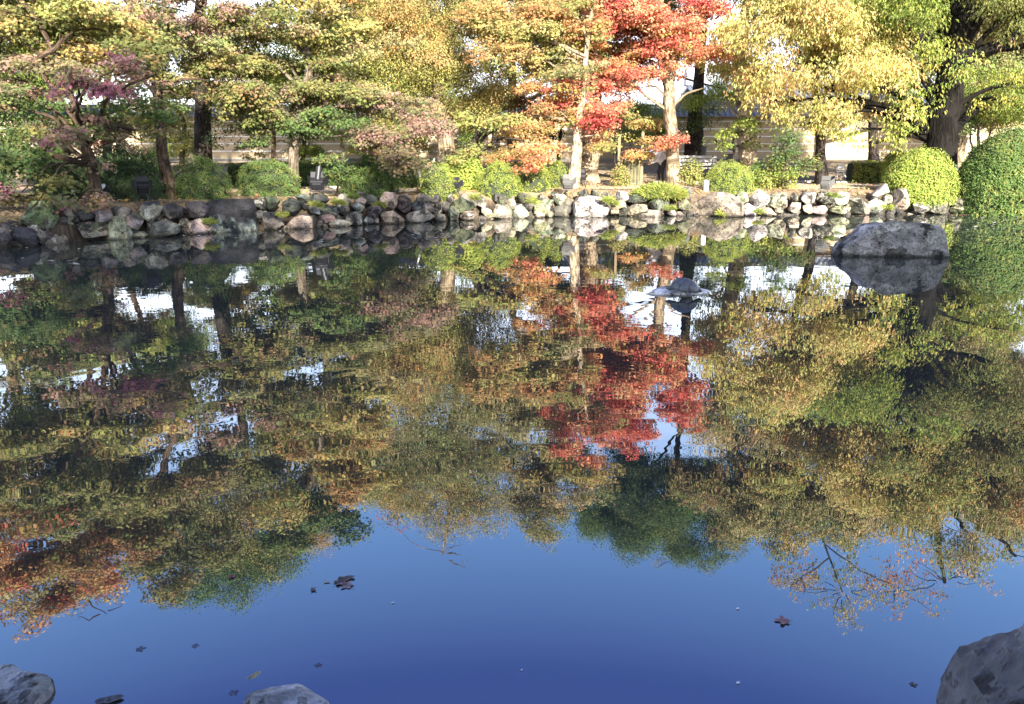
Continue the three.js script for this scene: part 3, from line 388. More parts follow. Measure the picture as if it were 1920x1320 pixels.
tree('broadleaf_tree', 'tree with a thick dark straight trunk rising behind the green bush at left', 'tree', { d: 26.5, bark: 'dark', leaf: 'small', trunk: [[382, 322, 0.3], [380, 240, 0.26], [378, 170, 0.24], [374, 80, 0.2], [380, -20, 0.16]], masses: [
  ['D', 430, 215, 40, 40, 'deep', 1.2, -2], ['D', 380, 90, 110, 40, 'olive'], ['D', 460, 100, 90, 50, 'lime'], ['R', 430, 1050, 130, 50, 'green', 1.2], ['R', 500, 980, 110, 60, 'gold'], ['R', 380, 960, 140, 60, 'tan'], ['R', 330, 1090, 90, 32, 'olive'], ['R', 480, 1095, 70, 26, 'olive'] ] });
tree('maple_tree', 'maple leaning slightly behind the second round bush, grey green leaves weeping to the right', 'maple tree', { d: 23, bark: 'grey', trunk: [[553, 350, 0.17], [551, 290, 0.14], [556, 230, 0.13], [568, 170, 0.13], [580, 110, 0.1]], stems: [{ pts: [[556, 235, 0.06], [530, 200, 0.05], [500, 170, 0.035], [470, 160, 0.02]] }, { pts: [[562, 215, 0.07], [620, 175, 0.05], [660, 160, 0.03]] }, { pts: [[556, 240, 0.05], [600, 212, 0.04], [650, 205, 0.025], [700, 220, 0.015]] }], masses: [
  ['D', 430, 90, 90, 36, 'olive'], ['D', 440, 30, 90, 36, 'tan'], ['D', 560, 30, 110, 40, 'yellow'], ['D', 500, 40, 80, 36, 'tan'], ['D', 650, 60, 100, 40, 'tan'], ['D', 520, 110, 90, 34, 'olive'], ['D', 610, 135, 100, 34, 'olive'], ['D', 650, 165, 90, 34, 'mauve'], ['D', 720, 205, 80, 40, 'mauve', 1.2], ['D', 770, 265, 60, 44, 'mauve', 1.2, -0.5], ['D', 700, 255, 60, 36, 'olive', 1.1, -0.5], ['D', 620, 230, 80, 34, 'green', 1.1], ['D', 470, 190, 90, 40, 'olive', 1.1], ['D', 460, 240, 60, 24, 'green', 0.8],
  ['R', 480, 860, 120, 50, 'olive'], ['R', 620, 850, 120, 50, 'gold'], ['R', 560, 920, 130, 50, 'gold'], ['R', 620, 980, 70, 36, 'green'], ['R', 660, 900, 80, 40, 'gold'], ['R', 640, 780, 110, 44, 'gold'], ['R', 520, 760, 110, 40, 'olive'], ['R', 420, 880, 120, 44, 'olive'], ['R', 540, 1020, 60, 40, 'green'] ] });
tree('zelkova_tree', 'tall tree with a mottled pale trunk left of centre and pale yellow leaves', 'tree', { d: 29, bark: 'tan', leaf: 'small', trunk: [[838, 312, 0.36], [832, 240, 0.27], [826, 190, 0.25], [825, 130, 0.24], [835, 60, 0.22], [845, -10, 0.18]], stems: [{ pts: [[832, 60, 0.12], [800, 10, 0.1], [760, -60, 0.06], [720, -130, 0.03]] }, { pts: [[838, 45, 0.13], [870, -10, 0.1], [920, -80, 0.06], [960, -150, 0.03]] }, { pts: [[842, 0, 0.13], [830, -90, 0.1], [840, -200, 0.06], [820, -300, 0.02]] }], twigs: 2, masses: [
  ['D', 820, 150, 70, 34, 'yellow'], ['D', 830, 90, 70, 40, 'pale', 0.9], ['D', 900, 180, 50, 30, 'gold'], ['D', 720, 220, 60, 30, 'yellow', 0.8], ['D', 690, 60, 90, 50, 'pale'], ['D', 760, 110, 80, 50, 'yellow'], ['D', 700, 140, 80, 40, 'pale'], ['D', 880, 50, 80, 50, 'yellow'], ['D', 900, 130, 60, 36, 'pale', 0.8], ['D', 760, 30, 80, 40, 'tan'], ['D', 770, 190, 60, 36, 'yellow'], ['D', 880, 190, 50, 30, 'gold'], ['D', 860, 240, 40, 24, 'lime'],
  ['R', 760, 720, 110, 60, 'gold', 0.8], ['R', 850, 780, 120, 70, 'tan', 0.7], ['R', 760, 840, 110, 60, 'tan', 0.7], ['R', 900, 880, 120, 60, 'tan', 0.7], ['R', 800, 920, 110, 50, 'gold', 0.8], ['R', 960, 940, 100, 50, 'tan'], ['R', 880, 980, 120, 36, 'tan', 0.5], ['R', 830, 1040, 60, 30, 'tan', 0.05], ['R', 740, 990, 40, 30, 'red', 0.05] ] });
tree('red_maple_tree', 'scarlet and orange maple over the bank at centre, on a pale leaning trunk', 'maple tree', { d: 27, bark: 'pale', trunk: [[1072, 352, 0.23], [1077, 300, 0.18], [1083, 250, 0.15], [1090, 190, 0.12]], masses: [
  ['D', 1050, 20, 70, 40, 'gold'], ['D', 970, 60, 60, 40, 'pale'], ['D', 1120, 200, 50, 26, 'red'], ['D', 1000, 50, 80, 44, 'gold', 0.8], ['D', 1050, 110, 70, 36, 'tan'], ['D', 940, 100, 50, 40, 'gold', 0.8], ['D', 1085, 170, 70, 34, 'red'], ['D', 1030, 170, 60, 30, 'orange'], ['D', 1000, 215, 60, 30, 'rust'], ['D', 1090, 235, 66, 34, 'red', 1.2], ['D', 1050, 205, 40, 24, 'orange'], ['D', 1120, 255, 40, 20, 'gold'], ['D', 980, 20, 80, 40, 'gold'], ['D', 1090, 40, 70, 40, 'orange'],
  ['R', 1000, 660, 90, 30, 'gold', 0.8], ['R', 1060, 740, 80, 30, 'gold', 0.8], ['R', 1080, 790, 80, 30, 'rust', 0.7], ['R', 1110, 830, 80, 36, 'red'] ] });
tree('red_maple_tree', 'tallest red maple, scarlet crown over a straight pale trunk beside the bench', 'maple tree', { d: 29, bark: 'tan', trunk: [[1262, 350, 0.32], [1260, 300, 0.24], [1258, 240, 0.22], [1255, 180, 0.2], [1253, 150, 0.19]], flare: 0.6, stems: [{ pts: [[1254, 168, 0.13], [1246, 140, 0.11], [1236, 100, 0.09], [1225, 40, 0.07]] }, { pts: [[1256, 165, 0.14], [1264, 130, 0.11], [1285, 70, 0.08], [1300, 10, 0.05]] }, { pts: [[1262, 200, 0.05], [1290, 175, 0.04], [1320, 165, 0.02]] }], masses: [
  ['D', 1180, 40, 90, 40, 'red'], ['D', 1190, 110, 70, 34, 'red', 1.2], ['D', 1160, 150, 60, 30, 'red', 1.1], ['D', 1200, 165, 60, 26, 'red'], ['D', 1290, 40, 70, 40, 'red'], ['D', 1290, 90, 55, 30, 'orange'], ['D', 1250, 20, 60, 36, 'orange'], ['D', 1140, 80, 60, 36, 'orange'], ['D', 1290, 125, 30, 20, 'orange', 0.7], ['D', 1275, 258, 26, 12, 'red', 0.7, -0.6],
  ['R', 1120, 720, 100, 40, 'red'], ['R', 1230, 730, 90, 40, 'red'], ['R', 1130, 790, 100, 40, 'red'], ['R', 1240, 790, 80, 36, 'red'], ['R', 1150, 845, 70, 34, 'red', 0.9], ['R', 1040, 800, 40, 26, 'red', 0.7] ] });
tree('orange_maple_tree', 'low spreading golden maple behind the clipped bushes at centre left', 'maple tree', { d: 26, bark: 'dark', trunk: [[872, 345, 0.22], [874, 320, 0.18], [885, 280, 0.12], [905, 240, 0.09]], masses: [
  ['D', 945, 235, 60, 30, 'gold'], ['D', 925, 275, 56, 30, 'gold'], ['D', 985, 265, 46, 28, 'orange'], ['D', 985, 300, 44, 20, 'orange', 1, -0.8], ['D', 950, 300, 36, 18, 'rust', 1, -0.8], ['D', 900, 215, 44, 24, 'yellow'], ['D', 990, 225, 36, 22, 'orange'] ] });
tree('orange_maple_tree', 'small thin maple with peach leaves beside the slatted bamboo screen', 'maple tree', { d: 29.3, bark: 'dark', flare: 0.1, trunk: [[1155, 350, 0.05], [1155, 310, 0.045], [1154, 265, 0.04], [1160, 225, 0.03]], masses: [['D', 1190, 215, 56, 26, 'gold', 1.1], ['D', 1225, 240, 46, 24, 'gold'], ['D', 1222, 262, 34, 14, 'orange', 1.1, -0.5], ['D', 1194, 290, 20, 12, 'orange', 1, -0.5], ['D', 1150, 250, 36, 16, 'yellow', 0.6]] });
tree('dark_tree', 'thin dark twin stemmed tree in front of the plaster wall, left of the scarlet maple', 'tree', { d: 33, bark: 'dark', flare: 0.1, trunk: [[1026, 320, 0.09], [1026, 280, 0.08], [1034, 230, 0.06]], stems: [{ name: 'trunk', pts: [[1046, 320, 0.08], [1046, 285, 0.07], [1052, 240, 0.05]] }], masses: [['D', 1035, 225, 50, 34, 'green'], ['D', 990, 190, 50, 30, 'rust'], ['D', 1050, 190, 40, 26, 'deep']] });
tree('old_tree', 'thick old mottled trunk just right of the pale leaning maple trunk', 'tree', { d: 29.5, bark: 'tan', trunk: [[1100, 348, 0.5], [1102, 310, 0.4], [1106, 275, 0.38], [1112, 230, 0.3], [1116, 170, 0.2]], flare: 0.25, masses: [['D', 1115, 120, 70, 36, 'orange', 0.8], ['D', 1040, 90, 60, 40, 'tan', 0.7], ['R', 960, 740, 90, 30, 'olive', 0.6], ['R', 1000, 860, 100, 40, 'gold'], ['R', 1030, 920, 100, 40, 'tan'], ['R', 1010, 975, 90, 26, 'tan'], ['R', 960, 800, 90, 40, 'tan'], ['R', 1100, 880, 70, 40, 'gold']] });
tree('broadleaf_tree', 'tree with a thick dark trunk behind the bench, thin green leaves', 'tree', { d: 34, bark: 'dark', leaf: 'small', trunk: [[1300, 312, 0.42], [1302, 270, 0.36], [1304, 220, 0.3], [1310, 150, 0.2]], masses: [['D', 1330, 195, 44, 26, 'lime', 0.7], ['D', 1300, 215, 40, 26, 'green', 0.6], ['R', 1250, 940, 110, 60, 'green', 1.3], ['R', 1180, 990, 100, 40, 'green', 1.3], ['R', 1320, 1000, 90, 44, 'green', 1.3], ['R', 1210, 900, 90, 40, 'deep', 1.2], ['R', 1140, 960, 60, 40, 'green', 1.2], ['R', 1260, 1050, 90, 22, 'olive', 1]] });
tree('broadleaf_tree', 'pale trunk with flared roots behind the lit round bush right of the bench', 'tree', { d: 31.5, bark: 'pale', leaf: 'oblong', flare: 1.1, trunk: [[1404, 330, 0.4], [1400, 285, 0.33], [1398, 240, 0.3], [1394, 180, 0.26], [1390, 90, 0.2]], masses: [['D', 1340, 190, 44, 26, 'lime', 0.8], ['D', 1400, 160, 50, 34, 'pale', 0.8], ['D', 1380, 100, 44, 36, 'pale', 0.7], ['D', 1395, 60, 60, 40, 'pale', 0.8], ['D', 1440, 130, 44, 40, 'pale', 0.6], ['R', 1400, 780, 110, 60, 'tan'], ['R', 1460, 860, 120, 50, 'gold'], ['R', 1380, 900, 110, 50, 'olive'], ['R', 1460, 950, 120, 50, 'tan'], ['R', 1420, 1010, 90, 36, 'olive']] });
tree('small_tree', 'thin young tree with flat yellow green leaves in front of the pale flared trunk', 'tree', { d: 29.5, bark: 'dark', flare: 0.1, trunk: [[1374, 345, 0.05], [1374, 300, 0.045], [1376, 260, 0.03]], masses: [['D', 1375, 250, 44, 14, 'lime', 0.8], ['D', 1400, 230, 46, 14, 'lime', 0.8], ['D', 1420, 255, 30, 12, 'olive', 0.7], ['D', 1350, 270, 26, 8, 'lime', 0.7]] });
tree('dark_tree', 'dark slim trunk standing right of the tall leafy shrub', 'tree', { d: 30, bark: 'dark', leaf: 'oblong', flare: 0.7, trunk: [[1542, 338, 0.26], [1538, 290, 0.19], [1534, 240, 0.17], [1528, 180, 0.14], [1530, 90, 0.1]], masses: [['D', 1540, 60, 80, 40, 'pale', 0.7], ['R', 1560, 840, 130, 50, 'gold'], ['R', 1600, 960, 120, 50, 'tan'], ['R', 1540, 1010, 90, 30, 'gold'], ['R', 1580, 1110, 110, 50, 'tan', 0.1], ['R', 1500, 1080, 70, 36, 'rust', 0.1], ['R', 1680, 1100, 90, 50, 'rust', 0.1]] });
tree('cherry_tree', 'huge dark leaning trunk at right whose limbs carry hanging yellow leaves', 'tree', { d: 28, bark: 'black', leaf: 'oblong', flare: 0.3, thick: 2.6, noLeader: true, dens: 2.1, trunk: [[1752, 325, 0.6], [1760, 270, 0.5], [1768, 210, 0.46], [1780, 150, 0.44], [1790, 112, 0.4]], stems: [
  { pts: [[1782, 125, 0.3], [1830, 100, 0.24], [1870, 86, 0.2], [1920, 50, 0.16], [2010, 10, 0.1]] }, { pts: [[1860, 90, 0.13], [1910, 88, 0.1], [1980, 60, 0.06]] }, { pts: [[1784, 130, 0.26], [1740, 80, 0.2], [1700, 50, 0.15], [1660, 10, 0.1], [1600, -60, 0.05]] }, { pts: [[1788, 118, 0.28], [1796, 50, 0.22], [1830, -40, 0.16], [1870, -140, 0.08], [1900, -240, 0.03]] }, { pts: [[1800, 20, 0.14], [1760, -60, 0.1], [1730, -150, 0.06], [1700, -240, 0.02]] } ], twigs: 1, masses: [
  ['D', 1430, 40, 70, 40, 'pale', 0.8], ['D', 1500, 60, 80, 44, 'pale', 0.8], ['D', 1470, 140, 60, 40, 'pale', 0.6], ['D', 1570, 110, 80, 40, 'pale', 0.7], ['D', 1600, 40, 80, 40, 'lime', 0.7], ['D', 1650, 130, 70, 40, 'pale', 0.8], ['D', 1680, 190, 50, 36, 'bright', 0.8], ['D', 1620, 200, 70, 36, 'pale', 0.7], ['D', 1540, 205, 70, 34, 'pale', 0.7], ['D', 1690, 245, 50, 22, 'bright', 0.8], ['D', 1610, 240, 56, 20, 'bright', 0.6], ['D', 1500, 235, 44, 20, 'bright', 0.6], ['D', 1740, 30, 70, 34, 'lime', 0.7, 2], ['D', 1860, 0, 80, 26, 'lime', 0.6, 4], ['D', 1900, 150, 60, 30, 'lime', 0.6, 5], ['D', 1860, 175, 50, 30, 'olive', 0.6, 5], ['D', 1900, 190, 60, 30, 'lime', 0.8, 2],
  ['D', 1440, 190, 56, 34, 'pale', 0.8], ['D', 1560, 160, 60, 34, 'pale', 0.9], ['D', 1640, 90, 70, 36, 'pale'], ['D', 1720, 90, 60, 36, 'bright', 0.8], ['D', 1520, 10, 90, 40, 'pale'], ['D', 1640, 270, 44, 14, 'bright', 0.6], ['R', 1480, 640, 120, 40, 'pale', 0.8], ['R', 1650, 640, 110, 40, 'bright', 0.8], ['R', 1500, 730, 120, 50, 'pale'], ['R', 1650, 760, 150, 50, 'lime', 0.9], ['R', 1800, 740, 120, 50, 'olive', 0.9], ['R', 1700, 850, 140, 50, 'gold'], ['R', 1850, 830, 120, 60, 'olive'], ['R', 1760, 930, 140, 50, 'gold'], ['R', 1620, 900, 120, 50, 'pale'], ['R', 1900, 620, 70, 50, 'lime', 0.7], ['R', 1880, 760, 80, 50, 'tan', 0.9], ['R', 1880, 930, 110, 60, 'tan'], ['R', 1680, 980, 100, 40, 'gold'], ['R', 1820, 1010, 130, 40, 'tan'], ['R', 1900, 1040, 80, 30, 'gold'], ['R', 1770, 1090, 110, 40, 'orange', 0.12] ] });
tree('small_maple_tree', 'small bright yellow green maple on thin stems behind the big dark dome bush', 'maple tree', { d: 31, bark: 'grey', flare: 0.1, trunk: [[1836, 315, 0.07], [1836, 270, 0.06], [1832, 230, 0.04]], stems: [{ name: 'trunk', pts: [[1826, 315, 0.05], [1822, 270, 0.04], [1816, 225, 0.03]] }, { name: 'trunk', pts: [[1842, 315, 0.05], [1852, 270, 0.04], [1862, 225, 0.03]] }], masses: [['D', 1840, 205, 60, 20, 'bright', 1.1], ['D', 1890, 215, 46, 20, 'bright'], ['D', 1805, 225, 30, 14, 'lime']] });
tree('broadleaf_tree', 'stout short trunk with dark foliage between the huge dark trunk and the small bright maple', 'tree', { d: 31, bark: 'tan', trunk: [[1800, 320, 0.24], [1800, 270, 0.2], [1806, 220, 0.16]], masses: [['D', 1795, 240, 36, 20, 'green'], ['D', 1790, 195, 44, 30, 'olive']] });
tree('broadleaf_tree', 'dark leafy tree at the very left edge, half outside the picture', 'tree', { d: 20.5, bark: 'brown', leaf: 'small', trunk: [[-70, 372, 0.22], [-66, 280, 0.18], [-60, 180, 0.15]], masses: [['D', -20, 120, 80, 50, 'olive'], ['D', 10, 200, 70, 50, 'green'], ['D', -10, 270, 70, 40, 'green'], ['D', 20, 40, 90, 50, 'lime'], ['R', 0, 640, 80, 40, 'gold'], ['R', -20, 800, 110, 50, 'olive'], ['R', 10, 900, 120, 60, 'tan'], ['R', 0, 1000, 110, 50, 'orange']] });
tree('evergreen_shrub', 'tall dark shrub mass in the shade behind the leaning maple at left', 'shrub', { d: 25, bark: 'brown', leaf: 'small', trunk: [[215, 345, 0.1], [216, 310, 0.08], [220, 270, 0.05]], noLimbs: true, masses: [['D', 210, 285, 70, 30, 'deep', 1.2], ['D', 130, 300, 60, 34, 'deep', 1.2], ['D', 265, 300, 30, 26, 'green', 1]] });
// trees farther back
tree('yellow_maple_tree', 'sunlit yellow maple far back between the two dark trunks at left', 'maple tree', { d: 33, bark: 'brown', trunk: [[340, 318, 0.12], [342, 280, 0.1], [346, 230, 0.08]], masses: [['D', 340, 200, 60, 34, 'yellow'], ['D', 352, 262, 36, 30, 'yellow', 0.9], ['D', 300, 240, 36, 34, 'lime', 0.8], ['D', 250, 215, 46, 30, 'yellow', 0.8], ['D', 400, 150, 60, 34, 'gold'], ['R', 250, 620, 70, 20, 'lime', 0.3]] });
tree('tan_tree', 'slim sparse peach tree by the far wall, left of the weeping maple', 'tree', { d: 35, bark: 'brown', trunk: [[512, 312, 0.1], [512, 270, 0.09], [508, 220, 0.07]], stems: [{ name: 'trunk', pts: [[570, 315, 0.09], [570, 260, 0.08], [575, 200, 0.05]] }], masses: [['D', 440, 165, 50, 30, 'gold'], ['D', 530, 180, 60, 30, 'tan'], ['D', 490, 215, 60, 22, 'gold', 0.9], ['D', 590, 260, 36, 24, 'lime'], ['D', 560, 225, 50, 22, 'olive', 0.9], ['D', 450, 250, 50, 20, 'tan', 0.8], ['D', 480, 285, 40, 14, 'olive', 0.7], ['D', 540, 270, 36, 18, 'yellow', 0.7]] });
tree('tan_tree', 'pale thin stems with yellow leaves behind the weeping mauve branches', 'tree', { d: 34, bark: 'pale', trunk: [[640, 315, 0.08], [640, 270, 0.07], [630, 220, 0.05]], stems: [{ name: 'trunk', pts: [[690, 315, 0.07], [692, 270, 0.06], [680, 215, 0.04]] }], masses: [['D', 640, 200, 60, 30, 'yellow'], ['D', 700, 225, 60, 26, 'gold'], ['D', 655, 255, 50, 22, 'lime'], ['D', 740, 255, 50, 22, 'yellow'], ['D', 790, 230, 40, 26, 'lime']] });
tree('background_tree', 'yellow green tree rising behind the far wall at upper left', 'tree', { d: 40, bark: 'brown', leaf: 'small', leafScale: 1.4, noTwigs: true, trunk: [[200, 300, 0.2], [200, 180, 0.16], [205, 40, 0.12]], masses: [['D', 130, 40, 110, 60, 'yellow'], ['D', 60, 120, 80, 50, 'lime'], ['D', 220, 40, 80, 40, 'lime', 0.7], ['R', 120, 880, 160, 50, 'gold'], ['R', 260, 960, 150, 50, 'tan']] });
tree('background_tree', 'yellow green tree behind the wall, seen through the scarlet maple branches', 'tree', { d: 41, bark: 'brown', leaf: 'small', leafScale: 1.4, noTwigs: true, trunk: [[960, 300, 0.22], [960, 200, 0.2], [965, 90, 0.15]], masses: [['D', 930, 190, 60, 26, 'lime'], ['D', 1000, 130, 60, 20, 'gold', 0.6], ['D', 1100, 120, 60, 40, 'olive'], ['D', 1200, 220, 60, 26, 'lime', 0.8], ['D', 1350, 165, 60, 18, 'lime', 0.8], ['R', 960, 700, 110, 40, 'gold'], ['R', 1060, 760, 110, 40, 'olive'], ['R', 1150, 700, 110, 40, 'olive']] });
tree('background_tree', 'pale yellow tree behind the far wall between the weeping maple and the mottled trunk', 'tree', { d: 39, bark: 'brown', leaf: 'small', leafScale: 1.4, noTwigs: true, trunk: [[690, 300, 0.25], [690, 180, 0.22], [700, 60, 0.16]], masses: [['D', 640, 60, 100, 50, 'pale'], ['D', 740, 60, 90, 60, 'pale'], ['D', 740, 150, 80, 40, 'yellow'], ['D', 600, 130, 80, 40, 'lime'], ['R', 600, 810, 120, 50, 'gold'], ['R', 690, 880, 100, 50, 'gold']] });
tree('background_tree', 'dull green tree behind the wall seen under the huge tree at right', 'tree', { d: 40, bark: 'dark', leaf: 'small', leafScale: 1.4, noTwigs: true, trunk: [[1640, 300, 0.22], [1640, 200, 0.2], [1650, 60, 0.15]], masses: [['D', 1720, 60, 90, 50, 'olive'], ['D', 1860, 170, 90, 50, 'lime'], ['D', 1880, 70, 90, 60, 'tan'], ['R', 1700, 720, 150, 60, 'gold'], ['R', 1860, 720, 120, 60, 'olive'], ['R', 1580, 760, 110, 50, 'gold'], ['R', 1800, 900, 150, 60, 'gold']] });
tree('tall_shrub', 'tall loose leafy shrub left of the dark slim trunk', 'shrub', { d: 26.9, bark: 'brown', leaf: 'broad', flare: 0, dens: 4.2, trunk: [[1472, 366, 0.07], [1470, 330, 0.06], [1472, 290, 0.03]], masses: [['D', 1475, 262, 30, 18, 'green'], ['D', 1452, 285, 30, 22, 'lime'], ['D', 1495, 290, 30, 22, 'green'], ['D', 1440, 318, 28, 22, 'lime'], ['D', 1478, 315, 34, 24, 'lime'], ['D', 1508, 322, 22, 22, 'green'], ['D', 1450, 345, 30, 14, 'bright'], ['D', 1485, 345, 34, 16, 'bright'], ['D', 1430, 340, 16, 14, 'lime']] });
// saplings
tree('maple_sapling', 'small fresh green maple sapling between two round bushes at left of centre', 'maple tree', { d: 22.8, bark: 'brown', flare: 0, trunk: [[633, 362, 0.03], [634, 335, 0.025], [637, 312, 0.015]], noLimbs: true, leafScale: 0.85, masses: [['D', 630, 305, 34, 18, 'green', 1.3], ['D', 645, 322, 26, 14, 'green', 1.2], ['D', 622, 322, 18, 12, 'green', 1]] });
// the tall evergreens on the near side, behind the photographer, that shade the pond
function evergreen(label, x, z, h, w) { tree('evergreen_tree', label, 'tree', { world: true, trunk: [[x, 0.4, z, 0.5], [x, h * 0.5, z, 0.4], [x, h * 0.9, z, 0.1]], leaf: 'small', leafScale: 4.5, dens: 0.15, noTwigs: true, noLimbs: true, masses: [['W', [x, h * 0.25, z], w * 0.8, w, h * 0.16, 'deep'], ['W', [x, h * 0.45, z], w, w, h * 0.18, 'deep'], ['W', [x, h * 0.68, z], w * 0.8, w * 0.85, h * 0.17, 'deep'], ['W', [x, h * 0.88, z], w * 0.5, w * 0.55, h * 0.11, 'deep']] }, 'evergreens on the near bank'); }

evergreen('first tall evergreen on the near bank, left of the pond view', -6.5, 8, 16.1, 4.4);
evergreen('second tall evergreen on the near bank, over the viewpoint', 0, 8, 16.5, 4.4);
evergreen('third tall evergreen on the near bank, right of the viewpoint', 6, 8, 16, 4.4);
evergreen('fourth evergreen on the near bank, shading the boulders in the water', 12.5, 8, 14.2, 4.4);
evergreen('lower evergreen on the near bank between the fourth and fifth', 16, 8.5, 13.6, 3.8);
evergreen('fifth lower evergreen on the near bank at right', 19.5, 8, 12.3, 4.2);
// ---------------------------------------------------------------- clipped bushes and hedges
function bush(name, label, px, py, wpx, hpx, d, pal, { sq = 2.2, depth = 0.85, seed = 1, kind = 'box', dens = 1, category = 'bush', scale = 1 } = {}) { // px, py: foot of the dome in the middle
  const r = rng(seed * 77 + 5), z = wpx * d / FOC / 2 * depth, D = d + z * 0.75, k = D / FOC * 1.03, f = at(px, py, d), c = V(at(px, py, D).x, f.y, -D), a = wpx * k / 2, h = hpx * k * 1.02, gy = Math.min(c.y, groundY(c.x, c.z));
  const o = thing(name, label, category, V(c.x, gy, c.z)), lift = c.y - gy, list = [[], []], lump = (u, v, w) => 0.86 + 0.3 * fbm(u * 1.9 + seed * 3, v * 1.9, w * 1.9, 3);
  const point = (th, ph) => { const cs = Math.cos(ph), sn = Math.sin(ph), x = Math.cos(th) * cs, y = sn, q = Math.sin(th) * cs, n = Math.pow(Math.abs(x) ** sq + Math.abs(y) ** sq + Math.abs(q) ** sq, -1 / sq), l = lump(x, y, q) * n; return V(x * a * l, lift * sstep(-0.3, 0.4, y) + y * h * l * 0.98, q * z * l); };
  const area = 2 * Math.PI * ((a * z) ** 1.6 * 0.4 + 2 * ((a + z) / 2 * h) ** 1.6 * 0.3) ** (1 / 1.6), N = Math.round(area * 270 * dens / (scale * scale)), up = V(0, 1, 0);
  for (let i = 0; i < N; i++) {
    const th = r() * 6.283, ph = Math.asin(lerp(-0.08, 1, r())), p = point(th, ph), n = V(p.x / a / a, (p.y - lift) / h / h, p.z / z / z).normalize();
    p.addScaledVector(n, (r() - 0.75) * 0.14 * scale + (r() < 0.05 ? r() * 0.14 : 0)); if (fbm(p.x * 5 + seed, p.y * 5, p.z * 5, 2) < 0.34) continue; n.add(V((r() - 0.5), (r() - 0.3), (r() - 0.5)).multiplyScalar(0.9)).normalize();
    const q = new THREE.Quaternion().setFromUnitVectors(up, n).multiply(new THREE.Quaternion().setFromAxisAngle(up, r() * 6.283)), s = (0.8 + r() * 0.6) * scale, col = pick(PAL[pal], r), v = 0.85 + 0.3 * fbm(p.x * 2 + seed, p.y * 2, p.z * 2, 2);
    list[i & 1].push([new THREE.Matrix4().compose(p, q, V(s, s, s)), [col[0] * v, col[1] * v, col[2] * v]]);
  }
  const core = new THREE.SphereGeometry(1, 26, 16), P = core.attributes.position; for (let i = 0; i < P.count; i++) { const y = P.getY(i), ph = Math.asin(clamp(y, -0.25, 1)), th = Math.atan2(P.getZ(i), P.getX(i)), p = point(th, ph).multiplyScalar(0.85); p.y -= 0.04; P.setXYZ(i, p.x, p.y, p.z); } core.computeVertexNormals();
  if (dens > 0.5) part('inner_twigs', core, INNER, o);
  else for (let i = 0; i < 6; i++) { const q = point(r() * 6.283, 0.5 + r() * 0.7); part('stem', limb([[V(q.x * 0.1, -0.08, q.z * 0.1), 0.014], [V(q.x * 0.35, q.y * 0.5, q.z * 0.35), 0.01], [q, 0.004]], { seg: 5, seed: i + seed, crook: 0.02 }), BARK.brown, o); }
  list.forEach((l, i) => instances('foliage', SPRAY[kind][i], GLOSSY_LEAF, l, o));
  return o;
}
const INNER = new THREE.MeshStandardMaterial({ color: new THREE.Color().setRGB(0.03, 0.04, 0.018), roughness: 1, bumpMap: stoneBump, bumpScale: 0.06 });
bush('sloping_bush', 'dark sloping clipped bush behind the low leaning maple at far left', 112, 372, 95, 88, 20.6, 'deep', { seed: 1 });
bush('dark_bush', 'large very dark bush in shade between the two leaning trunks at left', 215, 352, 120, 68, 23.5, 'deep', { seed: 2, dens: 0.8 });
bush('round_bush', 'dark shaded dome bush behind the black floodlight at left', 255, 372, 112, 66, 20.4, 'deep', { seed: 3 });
bush('round_bush', 'dense green dome bush above the large dark squared boulder, leftmost lit dome', 375, 378, 116, 72, 20.9, 'green', { seed: 4 });
bush('round_bush', 'green dome bush in front of the leaning grey maple trunk', 505, 372, 108, 66, 22, 'green', { seed: 5 });
bush('round_bush', 'front one of the two overlapping green dome bushes left of centre', 684, 368, 90, 52, 23, 'green', { seed: 6 });
bush('round_bush', 'rear one of the two overlapping green dome bushes left of centre', 702, 362, 82, 66, 24, 'green', { seed: 7 });
bush('round_bush', 'bright yellow green ball bush with the small dark lamp at its right', 820, 375, 68, 62, 23.8, 'lime', { seed: 8 });
bush('loose_bush', 'bright leafy bush behind the yellow green ball and the dark lamp', 868, 358, 84, 58, 25.4, 'lime', { seed: 9, dens: 0.7, kind: 'broad', scale: 0.8 });
bush('round_bush', 'half shaded dome bush under the golden maple leaves', 935, 371, 84, 58, 24.6, 'lime', { seed: 10 });
bush('round_bush', 'tall bright bush with red leaves drooping on its top', 995, 360, 64, 62, 25.6, 'lime', { seed: 11 });
bush('round_bush', 'small bright ball bush left of the pale leaning trunk', 1043, 352, 42, 44, 26.6, 'lime', { seed: 12 });
bush('round_bush', 'wide sunlit dome bush right of the white post', 1365, 364, 88, 56, 26, 'lime', { seed: 13 });
bush('round_bush', 'small shaded bush tucked behind the wide sunlit dome', 1414, 358, 40, 48, 27.2, 'green', { seed: 14 });
bush('round_bush', 'large bright dome bush in front of the huge dark trunk', 1722, 370, 122, 80, 25.6, 'lime', { seed: 16, kind: 'broad', scale: 0.75, dens: 0.9 });
bush('great_dome_bush', 'very large dark green dome bush at the right edge', 1893, 398, 190, 132, 24.9, 'green', { seed: 17, kind: 'broad', scale: 0.8, dens: 0.9 });
bush('small_bush', 'small yellow green bush left of the large bright dome bush', 1680, 316, 46, 30, 30, 'lime', { seed: 18, kind: 'broad', dens: 0.5 });
bush('potted_shrub', 'little round shrub before the slatted screen', 1162, 352, 30, 34, 28, 'olive', { seed: 19, kind: 'broad', dens: 0.5, category: 'shrub' });
bush('low_shrub', 'sparse low shrub in front of the bench', 1295, 345, 44, 40, 28.4, 'olive', { seed: 20, kind: 'broad', dens: 0.3, category: 'shrub' });
bush('small_bush', 'yellow sunlit bush behind the black twin spotlight', 580, 338, 60, 34, 27.4, 'lime', { seed: 21, kind: 'broad', dens: 0.5 });
